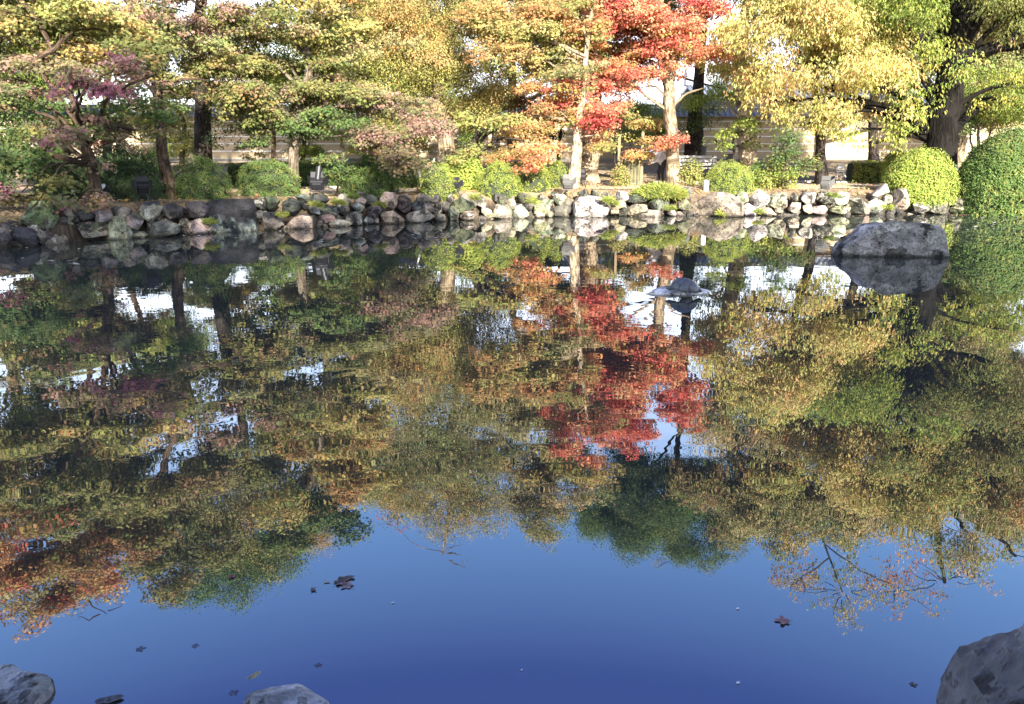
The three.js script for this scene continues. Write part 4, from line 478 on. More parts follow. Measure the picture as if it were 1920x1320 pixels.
function hedge(label, x0, x1, y0, y1, d, pal, seed) { const r = rng(seed), A = at(x0, y1, d), B = at(x1, y1, d), T = at(x0, y0, d), w = B.x - A.x, h = T.y - A.y, gy = groundY((A.x + B.x) / 2, A.z), o = thing('hedge', label, 'hedge', V((A.x + B.x) / 2, gy, A.z)), H = T.y - gy, D = 0.8, list = [[], []];
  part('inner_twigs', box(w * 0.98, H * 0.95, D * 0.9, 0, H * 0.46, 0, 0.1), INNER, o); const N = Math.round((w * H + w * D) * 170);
  for (let i = 0; i < N; i++) { const top = r() < D / (D + H), x = (r() - 0.5) * w, n = V((r() - 0.5), (top ? 1 : 0.2) + r() * 0.4, top ? r() - 0.5 : 0.7).normalize(), p = top ? V(x, H * (0.97 + 0.05 * noise(x * 2, seed)), (r() - 0.5) * D) : V(x, r() * H, D / 2 + 0.02 * r()), c = pick(PAL[pal], r), s = 0.8 + r() * 0.6; list[i & 1].push([new THREE.Matrix4().compose(p, new THREE.Quaternion().setFromUnitVectors(V(0, 1, 0), n).multiply(new THREE.Quaternion().setFromAxisAngle(V(0, 1, 0), r() * 6.28)), V(s, s, s)), c.slice(0, 3)]); }
  list.forEach((l, i) => instances('foliage', SPRAY.box[i], GLOSSY_LEAF, l, o)); return o; }
hedge('long low clipped green hedge behind the round bushes at left', 430, 790, 307, 338, 27.5, 'green', 31);
hedge('low clipped sunlit hedge beyond the dark path, left of the large bright dome', 1592, 1666, 303, 324, 31.5, 'bright', 32);
// grass tufts and weeds
function tuft(name, label, px, py, wpx, d, n, pal, seed, h = 1, category = 'grass', spread = 0.35) { const r = rng(seed), c = at(px, py, d), w = wpx * d / FOC / 2, list = []; const o = thing(name, label, category, c);
  for (let i = 0; i < n; i++) { const a = r() * 6.28, R = Math.sqrt(r()), col = pick(PAL[pal], r), s = (0.6 + r() * 0.7) * h; list.push([new THREE.Matrix4().compose(V(Math.cos(a) * R * w, (1 - R * R) * w * spread - 0.04, Math.sin(a) * R * w * 0.6), new THREE.Quaternion().setFromEuler(new THREE.Euler((r() - 0.5) * 0.9, r() * 6.28, (r() - 0.5) * 0.9)), V(s, s, s)), col.slice(0, 3)]); }
  instances('blades', SPRAY.grass[0], LEAF, list, o); return o; }
tuft('grass_tuft', 'bright green grass mound hanging over the wall near the bench', 1236, 368, 84, 25.2, 420, 'bright', 41, 0.9);
const weedSpots = [[392, 416, 'green sprig in the joint left of the squared dark boulder'], [531, 404, 'bright weed in the joint right of the striped grey boulder'], [592, 385, 'small weed in front of the black twin spotlight'], [661, 370, 'leafy green weed between pale upright boulders left of centre'], [712, 384, 'tiny light green weed beside the tall grey boulder'], [634, 381, 'low weed on the brown boulder below the spotlight'], [890, 372, 'grass on the sloping brown boulder below the golden maple'], [997, 378, 'weed beside the dark tilted slab'], [1140, 376, 'green weeds at the right shoulder of the largest white boulder'], [1148, 382, 'lower weeds right of the largest white boulder'], [1352, 402, 'weeds at the waterline under the big sloping boulder'], [1664, 390, 'yellow green weed between the white boulders under the large bright dome'], [1560, 367, 'small weed next to the grey twin panel light'], [1424, 398, 'yellow weed below the white boulders'], [1257, 392, 'grass blades hanging between boulders below the grass mound']];
weedSpots.forEach(([x, y, label], i) => { let d = 24, p; for (let q = 0; q < 6; q++) { p = at(x, y, d); d = -zb(p.x) - 0.28; } tuft('weed', label, x, y, 14, d, 14, i % 3 ? 'bright' : 'lime', 60 + i, 0.55, 'weed', 0.5); });
{ // fallen leaves, nobody could count them
  const r = rng(88), L = []; for (let i = 0; i < 5200; i++) { const x = -11 + r() * 29, s = 0.9 + r() * 13 * r(), z = zb(x) - s, c = pick(PAL[['rust', 'gold', 'orange', 'tan'][i % 4]], r), k = 0.7 + r() * 0.7; L.push([new THREE.Matrix4().compose(V(x, groundY(x, z) + 0.02, z), new THREE.Quaternion().setFromEuler(new THREE.Euler(r() * 0.5, r() * 6.28, r() * 0.5)), V(k, k, k)), c.slice(0, 3)]); }
  const one = spray('maple', 1, 0.09, 0.01, 90); const m = instances('fallen_leaves', one, LEAF, L, scene); tag(m, 'brown and orange fallen leaves scattered over the bank', 'leaves');
  const W = []; for (let i = 0; i < 260; i++) { const x = -11 + r() * 28, s = Math.pow(r(), 2.5) * 5.5 - 0.08, z = zb(x) + Math.max(0.05, s + 0.12), near = s < 0.3, c = near ? pick(PAL[r() < 0.6 ? 'orange' : 'rust'], r) : [0.42, 0.42, 0.36], k = near ? 0.8 + r() * 0.6 : 0.35 + r() * 0.9; W.push([new THREE.Matrix4().compose(V(x, 0.012, z), new THREE.Quaternion().setFromEuler(new THREE.Euler((r() - 0.5) * 0.2, r() * 6.28, 0.15)), V(k * (near ? 1 : 2.2), k * 0.3, k)), c.slice(0, 3)]); }
  for (let i = 0; i < 90; i++) { const x = 13.6 + r() * 4, z = zb(x) + 0.12 + r() * 0.12; W.push([new THREE.Matrix4().compose(V(x, 0.012, z), new THREE.Quaternion().setFromEuler(new THREE.Euler(0, r() * 6.28, 0)), V(1, 0.4, 1)), [0.36, 0.12, 0.05]]); }
  tag(instances('floating_leaves', one, LEAF, W, scene), 'small leaves and flecks floating along the far edge of the pond', 'leaves');
}
// ---------------------------------------------------------------- perimeter wall and the hall behind it
{
  const Z = -44, X0 = -46, X1 = 50, gy = groundY(0, Z), yB = gy - 0.3, plasterF = tileFbm(4, 300, 6);
  const pm = tex(512, (x, y) => { const u = x / 512, v = y / 512, a = plasterF(u, v), c = 0.9 + (a - 0.5) * 0.3; return [c, c * 0.985, c * 0.96]; }, true, 0.3);
  const plaster = new THREE.MeshStandardMaterial({ map: pm, roughness: 0.93, color: new THREE.Color().setRGB(0.5, 0.405, 0.28) }), line = plain(0.75, 0.73, 0.68), stoneBase = new THREE.MeshStandardMaterial({ map: stoneMap, roughness: 0.9, color: new THREE.Color().setRGB(0.4, 0.38, 0.35) });
  const tile = new THREE.MeshStandardMaterial({ color: new THREE.Color().setRGB(0.17, 0.19, 0.23), roughness: 0.45 }), mortar = plain(0.72, 0.7, 0.66);
  const w = thing('plaster_wall', 'long beige plaster wall with thin white lines and a tiled coping beyond the path', 'wall', V(0, gy, Z));
  const H = 2.25, body = box(X1 - X0, H + 0.3, 0.7, (X0 + X1) / 2, H / 2 - 0.15, 0, 0); body.attributes.uv && (() => { const P = body.attributes.position, U = body.attributes.uv; for (let i = 0; i < P.count; i++) U.setXY(i, P.getX(i), P.getY(i)); })();
  part('wall_body', body, plaster, w);
  part('stone_footing', box(X1 - X0, 0.5, 0.9, (X0 + X1) / 2, -0.05, 0, 0), stoneBase, w);
  for (let k = 0; k < 5; k++) part('white_line', box(X1 - X0, 0.045, 0.02, (X0 + X1) / 2, 0.55 + k * 0.38, 0.356, 0), line, w);
  const roofP = [], capsG = []; const slope = (s) => { const g = new THREE.BoxGeometry(X1 - X0, 0.08, 0.95); g.rotateX(s * 0.5); g.translate((X0 + X1) / 2, H + 0.27, s * 0.4); return g; };
  part('coping', [slope(1), slope(-1)], tile, w); part('eaves_board', box(X1 - X0, 0.12, 1.2, (X0 + X1) / 2, H + 0.03, 0, 0), plain(0.3, 0.14, 0.08), w);
  for (let x = X0 + 0.15; x < X1; x += 0.3) { roofP.push(rod(V(x, H + 0.1, 0.84), V(x, H + 0.52, 0.06), 0.075, 7)); capsG.push(rod(V(x, H + 0.085, 0.865), V(x, H + 0.1, 0.84), 0.082, 8)); }
  part('roll_tiles', roofP, tile, w, 'stuff'); part('tile_ends', capsG, new THREE.MeshStandardMaterial({ color: new THREE.Color().setRGB(0.24, 0.24, 0.26), roughness: 0.6 }), w, 'stuff');
  part('ridge', [box(X1 - X0, 0.22, 0.22, (X0 + X1) / 2, H + 0.58, 0, 0.05)], tile, w);
  part('ridge_mortar', [box(X1 - X0, 0.05, 0.235, (X0 + X1) / 2, H + 0.52, 0, 0)], mortar, w);
  // hall with a big tiled roof
  const hall = thing('temple_hall', 'large hall with a grey blue tiled roof beyond the wall, seen through the yellow leaves', 'building', V(26, gy, -68)), wood = plain(0.13, 0.085, 0.06), white = plain(0.66, 0.63, 0.57);
  const W = 22, D = 12, E = 3.7, R = 5.6;
  part('wall', box(W - 4, E, D - 4, 0, E / 2, 0, 0), white, hall);
  for (let i = 0; i <= 8; i++) part('column', rod(V(-W / 2 + 2 + i * (W - 4) / 8, 0, D / 2 - 1.93), V(-W / 2 + 2 + i * (W - 4) / 8, E, D / 2 - 1.93), 0.17, 10), wood, hall);
  for (let i = 0; i < 8; i++) part('door', box(2.0, 2.6, 0.12, -W / 2 + 2 + (i + 0.5) * (W - 4) / 8, 1.5, D / 2 - 1.93, 0.02), wood, hall);
  const rs = new THREE.Shape([[-W / 2 - 0.8, 0], [W / 2 + 0.8, 0], [W / 2 + 0.8, 0.28], [-W / 2 - 0.8, 0.28]].map((p) => new THREE.Vector2(...p)));
  const L = Math.hypot(D / 2 + 0.8, R - E), an = Math.atan2(R - E, D / 2 + 0.8), roof = []; for (const s of [1, -1]) { const g = new THREE.BoxGeometry(W + 1.6, 0.26, L); g.rotateX(s * an); g.translate(0, (E + R) / 2, s * (D / 2 + 0.8) / 2); roof.push(g); }
  const rf = part('roof', roof, tile, hall); const rows = []; for (let x = -W / 2 - 0.6; x <= W / 2 + 0.6; x += 0.42) rows.push(rod(V(x, E + 0.12, D / 2 + 0.82), V(x, R + 0.12, 0.05), 0.12, 6));
  part('roll_tiles', rows, tile, rf, 'stuff'); part('ridge', [box(W + 1.8, 0.7, 0.6, 0, R + 0.35, 0, 0.08), box(0.5, 1.2, 0.8, W / 2 + 0.8, R + 0.6, 0, 0.1), box(0.5, 1.2, 0.8, -W / 2 - 0.8, R + 0.6, 0, 0.1)], tile, rf);
  const gable = []; for (const s of [1, -1]) { const sh = new THREE.Shape([new THREE.Vector2(-D / 2 + 1, 0), new THREE.Vector2(D / 2 - 1, 0), new THREE.Vector2(0, R - E - 0.4)]); const g = new THREE.ExtrudeGeometry(sh, { depth: 0.2, bevelEnabled: false }); g.rotateY(Math.PI / 2); g.translate(s * (W / 2 - 2.1), E, 0); gable.push(g); } part('gable', gable, white, hall);
}
// ---------------------------------------------------------------- garden lights
const BLACK = plain(0.018, 0.018, 0.022, 0.45), GREYM = plain(0.1, 0.098, 0.092, 0.6), WHITEM = plain(0.72, 0.72, 0.7, 0.5), GLASS = new THREE.MeshPhysicalMaterial({ color: new THREE.Color().setRGB(0.5, 0.52, 0.52), roughness: 0.1, metalness: 0.2 });
// a box spotlight with four barn doors on a low stand; p = foot, s = height in metres, yaw and tilt of the head
function spotlight(label, px, py, d, s, yaw, tilt, mat, { can = false, doors = true, glass = GLASS } = {}) {
  const p = at(px, py, d), o = thing('spotlight', label, 'garden light', p), hw = s * 0.62, hh = s * 0.5;
  const H = new THREE.Matrix4().makeTranslation(0, s * 0.68, 0).multiply(new THREE.Matrix4().makeRotationFromEuler(new THREE.Euler(tilt, yaw + Math.PI, 0, 'YXZ'))), put = (g) => g.applyMatrix4(H);
  part('housing', [put(box(hw, hh, s * 0.34, 0, 0, 0, 0.02)), put(box(hw * 0.7, hh * 0.7, s * 0.1, 0, 0, -s * 0.2, 0.02))], mat, o);
  part('lens', put(box(hw * 0.86, hh * 0.82, 0.012, 0, 0, s * 0.175, 0.004)), glass, o);
  if (doors) for (const [x, y, rx, ry] of [[-1, 0, 0, 0.6], [1, 0, 0, -0.6], [0, 1, 0.6, 0], [0, -1, -0.6, 0]]) { const g = x ? box(0.012, hh * 0.95, s * 0.34) : box(hw * 0.95, 0.012, s * 0.3); g.translate(0, 0, s * 0.16); turned(g, -rx, -ry, 0); g.translate(x * hw / 2, y * hh / 2, s * 0.17); part('barn_door', put(g), mat, o); }
  part('yoke', [rod(V(-hw * 0.56, s * 0.68, 0), V(-hw * 0.56, s * 0.34, 0), 0.012), rod(V(hw * 0.56, s * 0.68, 0), V(hw * 0.56, s * 0.34, 0), 0.012), rod(V(-hw * 0.56, s * 0.34, 0), V(hw * 0.56, s * 0.34, 0), 0.014)], mat, o);
  for (const [x, z] of [[-1, 0.6], [1, 0.6], [-1, -0.6], [1, -0.6]]) part('leg', rod(V(x * hw * 0.3, s * 0.35, 0), V(x * hw * 0.62, -0.06, z * hw * 0.5), 0.014), mat, o);
  if (can) part('can', [rod(V(0.02, s * 0.9, -0.02), V(0.06, s * 1.5, -0.1), s * 0.14, 14)], mat, o);
  return o;
}
spotlight('black spotlight with barn doors on a thin stand above the light pointed boulder at left', 270, 376, 19.8, 0.46, 0.5, -0.5, BLACK);
{ const p = at(198, 372, 20), o = thing('round_spotlight', 'small round lamp with a white face at the foot of the leaning maple', 'garden light', p);
  part('housing', turned(new THREE.CylinderGeometry(0.12, 0.09, 0.2, 18), 0.7, 0, 0.3).translate(0, 0.2, 0), BLACK, o); part('lens', turned(new THREE.CylinderGeometry(0.105, 0.105, 0.014, 18).translate(0, 0.106, 0), 0.7, 0, 0.3).translate(0, 0.2, 0), WHITEM, o); part('stand', rod(V(0, 0.16, -0.02), V(0, -0.08, -0.02), 0.018), BLACK, o); }
spotlight('black twin spotlight with an upright can above its box head, left of centre', 596, 372, 22.2, 0.56, 0.1, -0.55, BLACK, { can: true });
spotlight('black spotlight half hidden right of the yellow green ball bush', 853, 366, 24.2, 0.42, -0.3, -0.5, BLACK);
spotlight('small dark lamp far back left of the two white stakes', 800, 347, 27, 0.34, 0, 0.2, BLACK, { doors: false });
spotlight('grey spotlight with open barn doors on the wall below the pale leaning trunk', 1064, 366, 25.2, 0.5, -0.15, -0.6, GREYM);
spotlight('dark spotlight behind the grey one beside the thick old trunk', 1090, 348, 27.2, 0.42, 0.25, -0.5, BLACK);
spotlight('small grey tilted lamp left of the white post', 1288, 374, 25.4, 0.4, -0.9, -0.8, GREYM, { doors: false });
spotlight('grey tilted box lamp standing on the wall below the dark slim trunk', 1546, 366, 25.4, 0.46, -0.6, -0.6, GREYM, { doors: true });
spotlight('little white framed lamp on the far side of the dark path', 1576, 329, 31, 0.44, 0, 0.1, WHITEM, { doors: false });
spotlight('pale lamp between the large bright dome bush and the very large dark dome', 1690, 318, 29.8, 0.4, 0.2, 0, WHITEM, { doors: false });
spotlight('white lamp in the gap right of the large bright dome bush', 1789, 340, 28, 0.5, 0.3, -0.2, WHITEM);
{ const p = at(1323, 366, 26.2), o = thing('post', 'short white round post beside the wide sunlit dome bush', 'post', p); part('shaft', new THREE.LatheGeometry([[0, -0.1], [0.085, -0.1], [0.085, 0.42], [0.078, 0.46], [0.05, 0.478], [0, 0.482]].map((q) => new THREE.Vector2(...q)), 20), WHITEM, o); part('cap_ring', new THREE.TorusGeometry(0.086, 0.006, 6, 20).rotateX(Math.PI / 2).translate(0, 0.4, 0), GREYM, o); }
{ for (const [x, t, l] of [[784, -0.2, 'left one of two white leaning stakes behind the yellow green ball bush'], [797, 0.28, 'right one of two white leaning stakes behind the yellow green ball bush']]) { const p = at(x + 4, 332, 26.5), o = part('stake', [rod(V(0, 0, 0), V(t * 0.9, 0.58, 0), 0.045, 8, 0.02)], WHITEM, scene); o.position.copy(p); tag(o, l, 'stake', 'white stakes'); delete o.userData.group; } }
// slatted screen
{ const p = at(1180, 350, 29.2), k = 29.2 / FOC, o = thing('slat_screen', 'bamboo screen of thin upright slats between two posts beside the small peach maple', 'screen', p), w = 36 * k, h = 52 * k, bam = [plain(0.15, 0.15, 0.075), plain(0.24, 0.2, 0.1), plain(0.08, 0.09, 0.055)], post = plain(0.2, 0.15, 0.09);
  const n = 17; for (let i = 0; i < n; i++) part('slat', rod(V(-w / 2 + w * (i + 0.5) / n, -0.05, (i % 2) * 0.012), V(-w / 2 + w * (i + 0.5) / n, h * (0.97 + 0.03 * noise(i * 3.1, 2)), (i % 2) * 0.012), w / n * 0.36, 8), bam[i % 3], o);
  part('post', box(0.09, h * 1.75, 0.09, -w / 2 - 0.06, h * 0.82, 0), post, o); part('post', box(0.1, h * 1.9, 0.1, w / 2 + 0.06, h * 0.9, 0), post, o); for (const y of [0.15, 0.85]) part('rail', box(w, 0.04, 0.035, 0, h * y, -0.05), post, o); }
// bench
{ const p = at(1300, 336, 31.2), o = thing('bench', 'grey slatted garden bench behind the straight pale trunk', 'bench', p, 0.08), w = 1.9, m = plain(0.55, 0.54, 0.52, 0.6), leg = plain(0.09, 0.09, 0.09, 0.5);
  for (let i = 0; i < 3; i++) part('seat_slat', box(w, 0.03, 0.11, 0, 0.42, -0.14 + i * 0.13), m, o);
  for (let i = 0; i < 3; i++) part('back_slat', turned(box(w, 0.1, 0.03), -0.18).translate(0, 0.55 + i * 0.135, -0.25 - i * 0.026), m, o);
  for (const x of [-0.8, 0.8]) { part('leg', box(0.05, 0.45, 0.05, x, 0.19, 0.13), leg, o); part('leg', turned(box(0.05, 0.95, 0.05), -0.12).translate(x, 0.4, -0.25), leg, o); part('armrest', box(0.06, 0.035, 0.5, x, 0.62, -0.04), leg, o); } }
// bins
{ const bin = (label, px, py, d, w, h, m) => { const p = at(px, py, d), o = thing('bin', label, 'bin', p); const g = new THREE.CylinderGeometry(w / 2, w / 2 * 0.88, h, 16, 1, true); part('body', [g.translate(0, h / 2, 0), new THREE.CylinderGeometry(w / 2 * 0.88, w / 2 * 0.88, 0.02, 16).translate(0, 0.011, 0)], m, o); part('rim', new THREE.TorusGeometry(w / 2, 0.018, 8, 20).rotateX(Math.PI / 2).translate(0, h, 0), m, o); };
  bin('small black bin in front of the flared pale trunk', 1368, 308, 30.5, 0.3, 0.36, BLACK); bin('dark grey tub behind the bench on the right', 1314, 294, 34, 0.46, 0.4, plain(0.08, 0.085, 0.09, 0.6)); }
// hall-like support props for the old tree limbs, and the path edge
{ const g = []; for (let x = -6.5; x < 18.5; x += 0.62) { const z = zb(x) - 6.1; g.push(box(0.56, 0.1, 0.14, 0, 0, 0, 0.02).translate(x, groundY(x, z) + 0.03, z)); } const m = part('kerb_stones', g, plain(0.42, 0.39, 0.34), scene, 'stuff'); tag(m, 'row of low kerb stones along the far side of the gravel path', 'kerb'); }
// ---------------------------------------------------------------- bodies made as one surface
function blob(bounds, cell, sdf) { // marching cubes over a box: bounds = [cx, cy, cz, half]
  const [cx, cy, cz, half] = bounds, n = Math.min(150, Math.ceil(2 * half / cell)), mc = new MarchingCubes(n, new THREE.MeshBasicMaterial(), false, false, 200000); mc.isolation = 0;
  for (let k = 0; k < n; k++) for (let j = 0; j < n; j++) for (let i = 0; i < n; i++) mc.field[k * n * n + j * n + i] = -sdf(cx + (i / (n / 2) - 1) * half, cy + (j / (n / 2) - 1) * half, cz + (k / (n / 2) - 1) * half) / half;
  mc.update(); const c = mc.count, p = mc.positionArray.slice(0, c * 3); for (let i = 0; i < c; i++) { p[i * 3] = cx + p[i * 3] * half; p[i * 3 + 1] = cy + p[i * 3 + 1] * half; p[i * 3 + 2] = cz + p[i * 3 + 2] * half; }
  let g = new THREE.BufferGeometry(); g.setAttribute('position', new THREE.BufferAttribute(p, 3)); g = mergeVertices(g, half * 1e-4); g.computeVertexNormals(); return g;
}
const smin = (a, b, k) => { const h = Math.max(k - Math.abs(a - b), 0) / k; return Math.min(a, b) - h * h * k * 0.25; };
const capsule = (x, y, z, a, b, ra, rb) => { const bx = b[0] - a[0], by = b[1] - a[1], bz = b[2] - a[2], px = x - a[0], py = y - a[1], pz = z - a[2], t = clamp((px * bx + py * by + pz * bz) / (bx * bx + by * by + bz * bz || 1), 0, 1); return Math.hypot(px - bx * t, py - by * t, pz - bz * t) - lerp(ra, rb, t); };
const union = (bones, k) => (x, y, z) => { let d = 1e3; for (const [a, b, ra, rb] of bones) d = smin(d, capsule(x, y, z, a, b, ra, rb), k); return d; };
{ // basking turtle: nose towards the lower right, tail to the upper left
  const t = onLevel(1269, 551), c = onLevel(1280, 538, 0.12), o = thing('turtle', 'dark turtle with a domed grey shell basking on the small flat rock in the water', 'turtle', V(c.x + 0.03, 0.078, c.z - 0.02), -0.75); o.rotation.order = 'YXZ'; o.rotation.x = 0.12; o.rotation.z = -0.16;
  o.scale.set(1.02, 1.12, 1.02);
  const skin = plain(0.1, 0.105, 0.1, 0.6), body = union([[[0, 0.035, 0], [0.02, 0.035, 0], 0.07, 0.07], [[0.1, 0.035, 0], [0.155, 0.03, 0.0], 0.028, 0.022], [[0.155, 0.03, 0], [0.2, 0.024, 0.0], 0.026, 0.017], [[0.08, 0.03, 0.09], [0.15, 0.0, 0.135], 0.026, 0.02], [[0.15, 0, 0.135], [0.185, -0.006, 0.14], 0.018, 0.012], [[0.08, 0.03, -0.09], [0.15, 0.0, -0.135], 0.026, 0.02], [[0.15, 0, -0.135], [0.185, -0.006, -0.14], 0.018, 0.012], [[-0.09, 0.03, 0.09], [-0.155, 0.01, 0.125], 0.03, 0.022], [[-0.155, 0.01, 0.125], [-0.2, 0, 0.135], 0.02, 0.012], [[-0.09, 0.03, -0.09], [-0.17, 0.05, -0.12], 0.03, 0.022], [[-0.17, 0.05, -0.12], [-0.22, 0.085, -0.13], 0.02, 0.012], [[-0.12, 0.025, 0], [-0.21, 0.012, 0.01], 0.016, 0.005]], 0.03);
  part('body', blob([0, 0.03, 0, 0.26], 0.0052, body), skin, o);
  for (const s of [1, -1]) part('eye', new THREE.SphereGeometry(0.0055, 10, 8).translate(0.192, 0.034, s * 0.014), plain(0.02, 0.02, 0.015, 0.15), o);
  const g = new THREE.SphereGeometry(1, 56, 36), P = g.attributes.position, C = []; for (let i = 0; i < P.count; i++) { let x = P.getX(i), y = P.getY(i), z = P.getZ(i); const lon = Math.atan2(z, x), rr = Math.hypot(x, z), rim = sstep(0.82, 1, rr), keel = 0.006 * Math.exp(-z * z * 60) * Math.max(0, y);
      // scutes: five down the back, four on each side, a ring at the rim
      const col = Math.abs(z) < 0.3 ? 0 : 1, u = (x + 1) * (col ? 2.2 : 2.6) + col * 0.5, e = Math.min(Math.abs(u - Math.round(u)), Math.abs(Math.abs(z) - 0.3) * 2.2), mr = Math.abs((lon / 6.283 * 24) - Math.round(lon / 6.283 * 24)) * 0.9, groove = rr > 0.8 ? 1 - sstep(0, 0.12, Math.min(mr, Math.abs(rr - 0.8) * 4)) : 1 - sstep(0.01, 0.08, e);
      const up = y > 0 ? y * 0.112 : y * 0.03, sc = 1 - 0.02 * groove; P.setXYZ(i, x * 0.19 * sc * (1 + rim * 0.05), 0.035 + up * sc + keel - rim * 0.004, z * 0.15 * sc * (1 + rim * 0.05)); const v = (0.8 + 0.4 * fbm(x * 6, y * 6, z * 6, 3)) * (1 - groove * 0.75); C.push(0.11 * v, 0.115 * v, 0.115 * v); }
  g.setAttribute('color', new THREE.Float32BufferAttribute(C, 3)); g.computeVertexNormals(); part('shell', g, new THREE.MeshStandardMaterial({ vertexColors: true, roughness: 0.42 }), o);
}
{ // visitor bending forward by the bench, partly hidden by the trunk and the leaves; x to the right of the picture, facing left
  const gp = at(1237, 346, 29.6), o = thing('person', 'person in white jacket and pale blue hat bending forward beside the straight pale trunk', 'person', V(gp.x, groundY(gp.x, gp.z), gp.z), 0.25);
  const hip = [0.1, 0.84, 0], chest = [-0.14, 1.13, 0.02], neck = [-0.25, 1.2, 0.02], head = [-0.33, 1.24, 0.03];
  const legs = [[[0.1, 0.86, 0.02], [0.09, 0.84, 0.02], 0.15, 0.15]], hands = [];
  for (const [z, fx] of [[0.1, 0.06], [-0.1, -0.06]]) legs.push([[hip[0], 0.82, z], [fx * 0.3, 0.46, z], 0.088, 0.06], [[fx * 0.3, 0.46, z], [0.05 + fx * 0.4, 0.09, z], 0.058, 0.04]);
  const jacket = [[hip, chest, 0.17, 0.18], [[-0.1, 1.12, 0.17], [-0.12, 1.12, -0.13], 0.085, 0.085], [chest, neck, 0.14, 0.07]];
  const skinB = [[neck, head, 0.05, 0.06], [head, [-0.36, 1.215, 0.03], 0.092, 0.075], [[-0.405, 1.2, 0.03], [-0.425, 1.19, 0.03], 0.02, 0.012], [[-0.33, 1.22, 0.12], [-0.325, 1.235, 0.125], 0.016, 0.018], [[-0.33, 1.22, -0.06], [-0.325, 1.235, -0.065], 0.016, 0.018]];
  for (const s of [1, -1]) { const sh = [-0.13, 1.12, 0.02 + s * 0.19], el = [-0.22, 0.88, 0.02 + s * 0.2], wr = [-0.4, 0.78, 0.02 + s * 0.12], pm = [-0.46, 0.755, 0.02 + s * 0.1]; jacket.push([sh, el, 0.062, 0.05], [el, wr, 0.05, 0.04]); skinB.push([el, wr, 0.03, 0.026], [wr, pm, 0.026, 0.03]);
    for (let f = 0; f < 4; f++) { const z = pm[2] - s * (f - 1.5) * 0.019, l = [0.05, 0.062, 0.058, 0.044][f]; skinB.push([[pm[0], pm[1], z], [pm[0] - l * 0.6, pm[1] - 0.012, z], 0.0095, 0.009], [[pm[0] - l * 0.6, pm[1] - 0.012, z], [pm[0] - l, pm[1] - 0.04, z], 0.009, 0.008]); } skinB.push([[wr[0] - 0.02, wr[1], wr[2] - s * 0.02], [pm[0] - 0.02, pm[1] + 0.005, pm[2] - s * 0.055], 0.012, 0.009]); }
  // one continuous figure under the clothes
  const under = [...skinB, ...legs.map(([a, b, p, q]) => [a, b, p * 0.86, q * 0.86]), ...jacket.map(([a, b, p, q]) => [a, b, p * 0.84, q * 0.84])];
  const bodyM = part('body', blob([-0.12, 0.68, 0.02, 0.72], 0.0105, union(under, 0.02)), plain(0.5, 0.33, 0.24, 0.6), o);
  part('trousers', blob([0.05, 0.5, 0, 0.52], 0.0105, (x, y, z) => Math.max(union(legs, 0.05)(x, y, z), y - 0.9, 0.07 - y)), plain(0.03, 0.03, 0.04, 0.9), o);
  part('jacket', blob([-0.12, 0.98, 0.02, 0.44], 0.009, union(jacket, 0.06)), plain(0.66, 0.67, 0.72, 0.85), o);
  for (const [z, x] of [[0.1, 0.06], [-0.1, -0.06]]) part('shoe', blob([x * 0.4, 0.05, z, 0.16], 0.007, (X, Y, Z) => Math.max(union([[[0.05 + x * 0.4, 0.045, z], [-0.1 + x * 0.4, 0.03, z], 0.045, 0.04], [[0.05 + x * 0.4, 0.09, z], [0.05 + x * 0.4, 0.05, z], 0.045, 0.045]], 0.03)(X, Y, Z), -Y)), plain(0.7, 0.7, 0.7, 0.7), o);
  const tilt = new THREE.Matrix4().makeTranslation(-0.335, 1.27, 0.03).multiply(new THREE.Matrix4().makeRotationZ(0.5));
  part('hair', blob([-0.32, 1.25, 0.03, 0.16], 0.007, (x, y, z) => Math.max(Math.hypot(x + 0.325, y - 1.25, z - 0.03) - 0.104, -(x + 0.35) - 0.02)), plain(0.03, 0.025, 0.022, 0.7), o);
  part('hat', new THREE.LatheGeometry([[0, 0.11], [0.05, 0.108], [0.092, 0.085], [0.106, 0.03], [0.108, 0.01], [0.175, -0.022], [0.177, -0.028], [0.106, 0.0]].map((q) => new THREE.Vector2(...q)), 28).applyMatrix4(tilt), plain(0.5, 0.56, 0.75, 0.9), o);
  for (const s of [1, -1]) part('eye', new THREE.SphereGeometry(0.009, 8, 6).translate(-0.428, 1.222, 0.03 + s * 0.03), plain(0.03, 0.02, 0.02, 0.3), o);
  part('mouth', box(0.008, 0.008, 0.04, -0.43, 1.165, 0.03, 0.003), plain(0.4, 0.16, 0.14, 0.7), o);
}
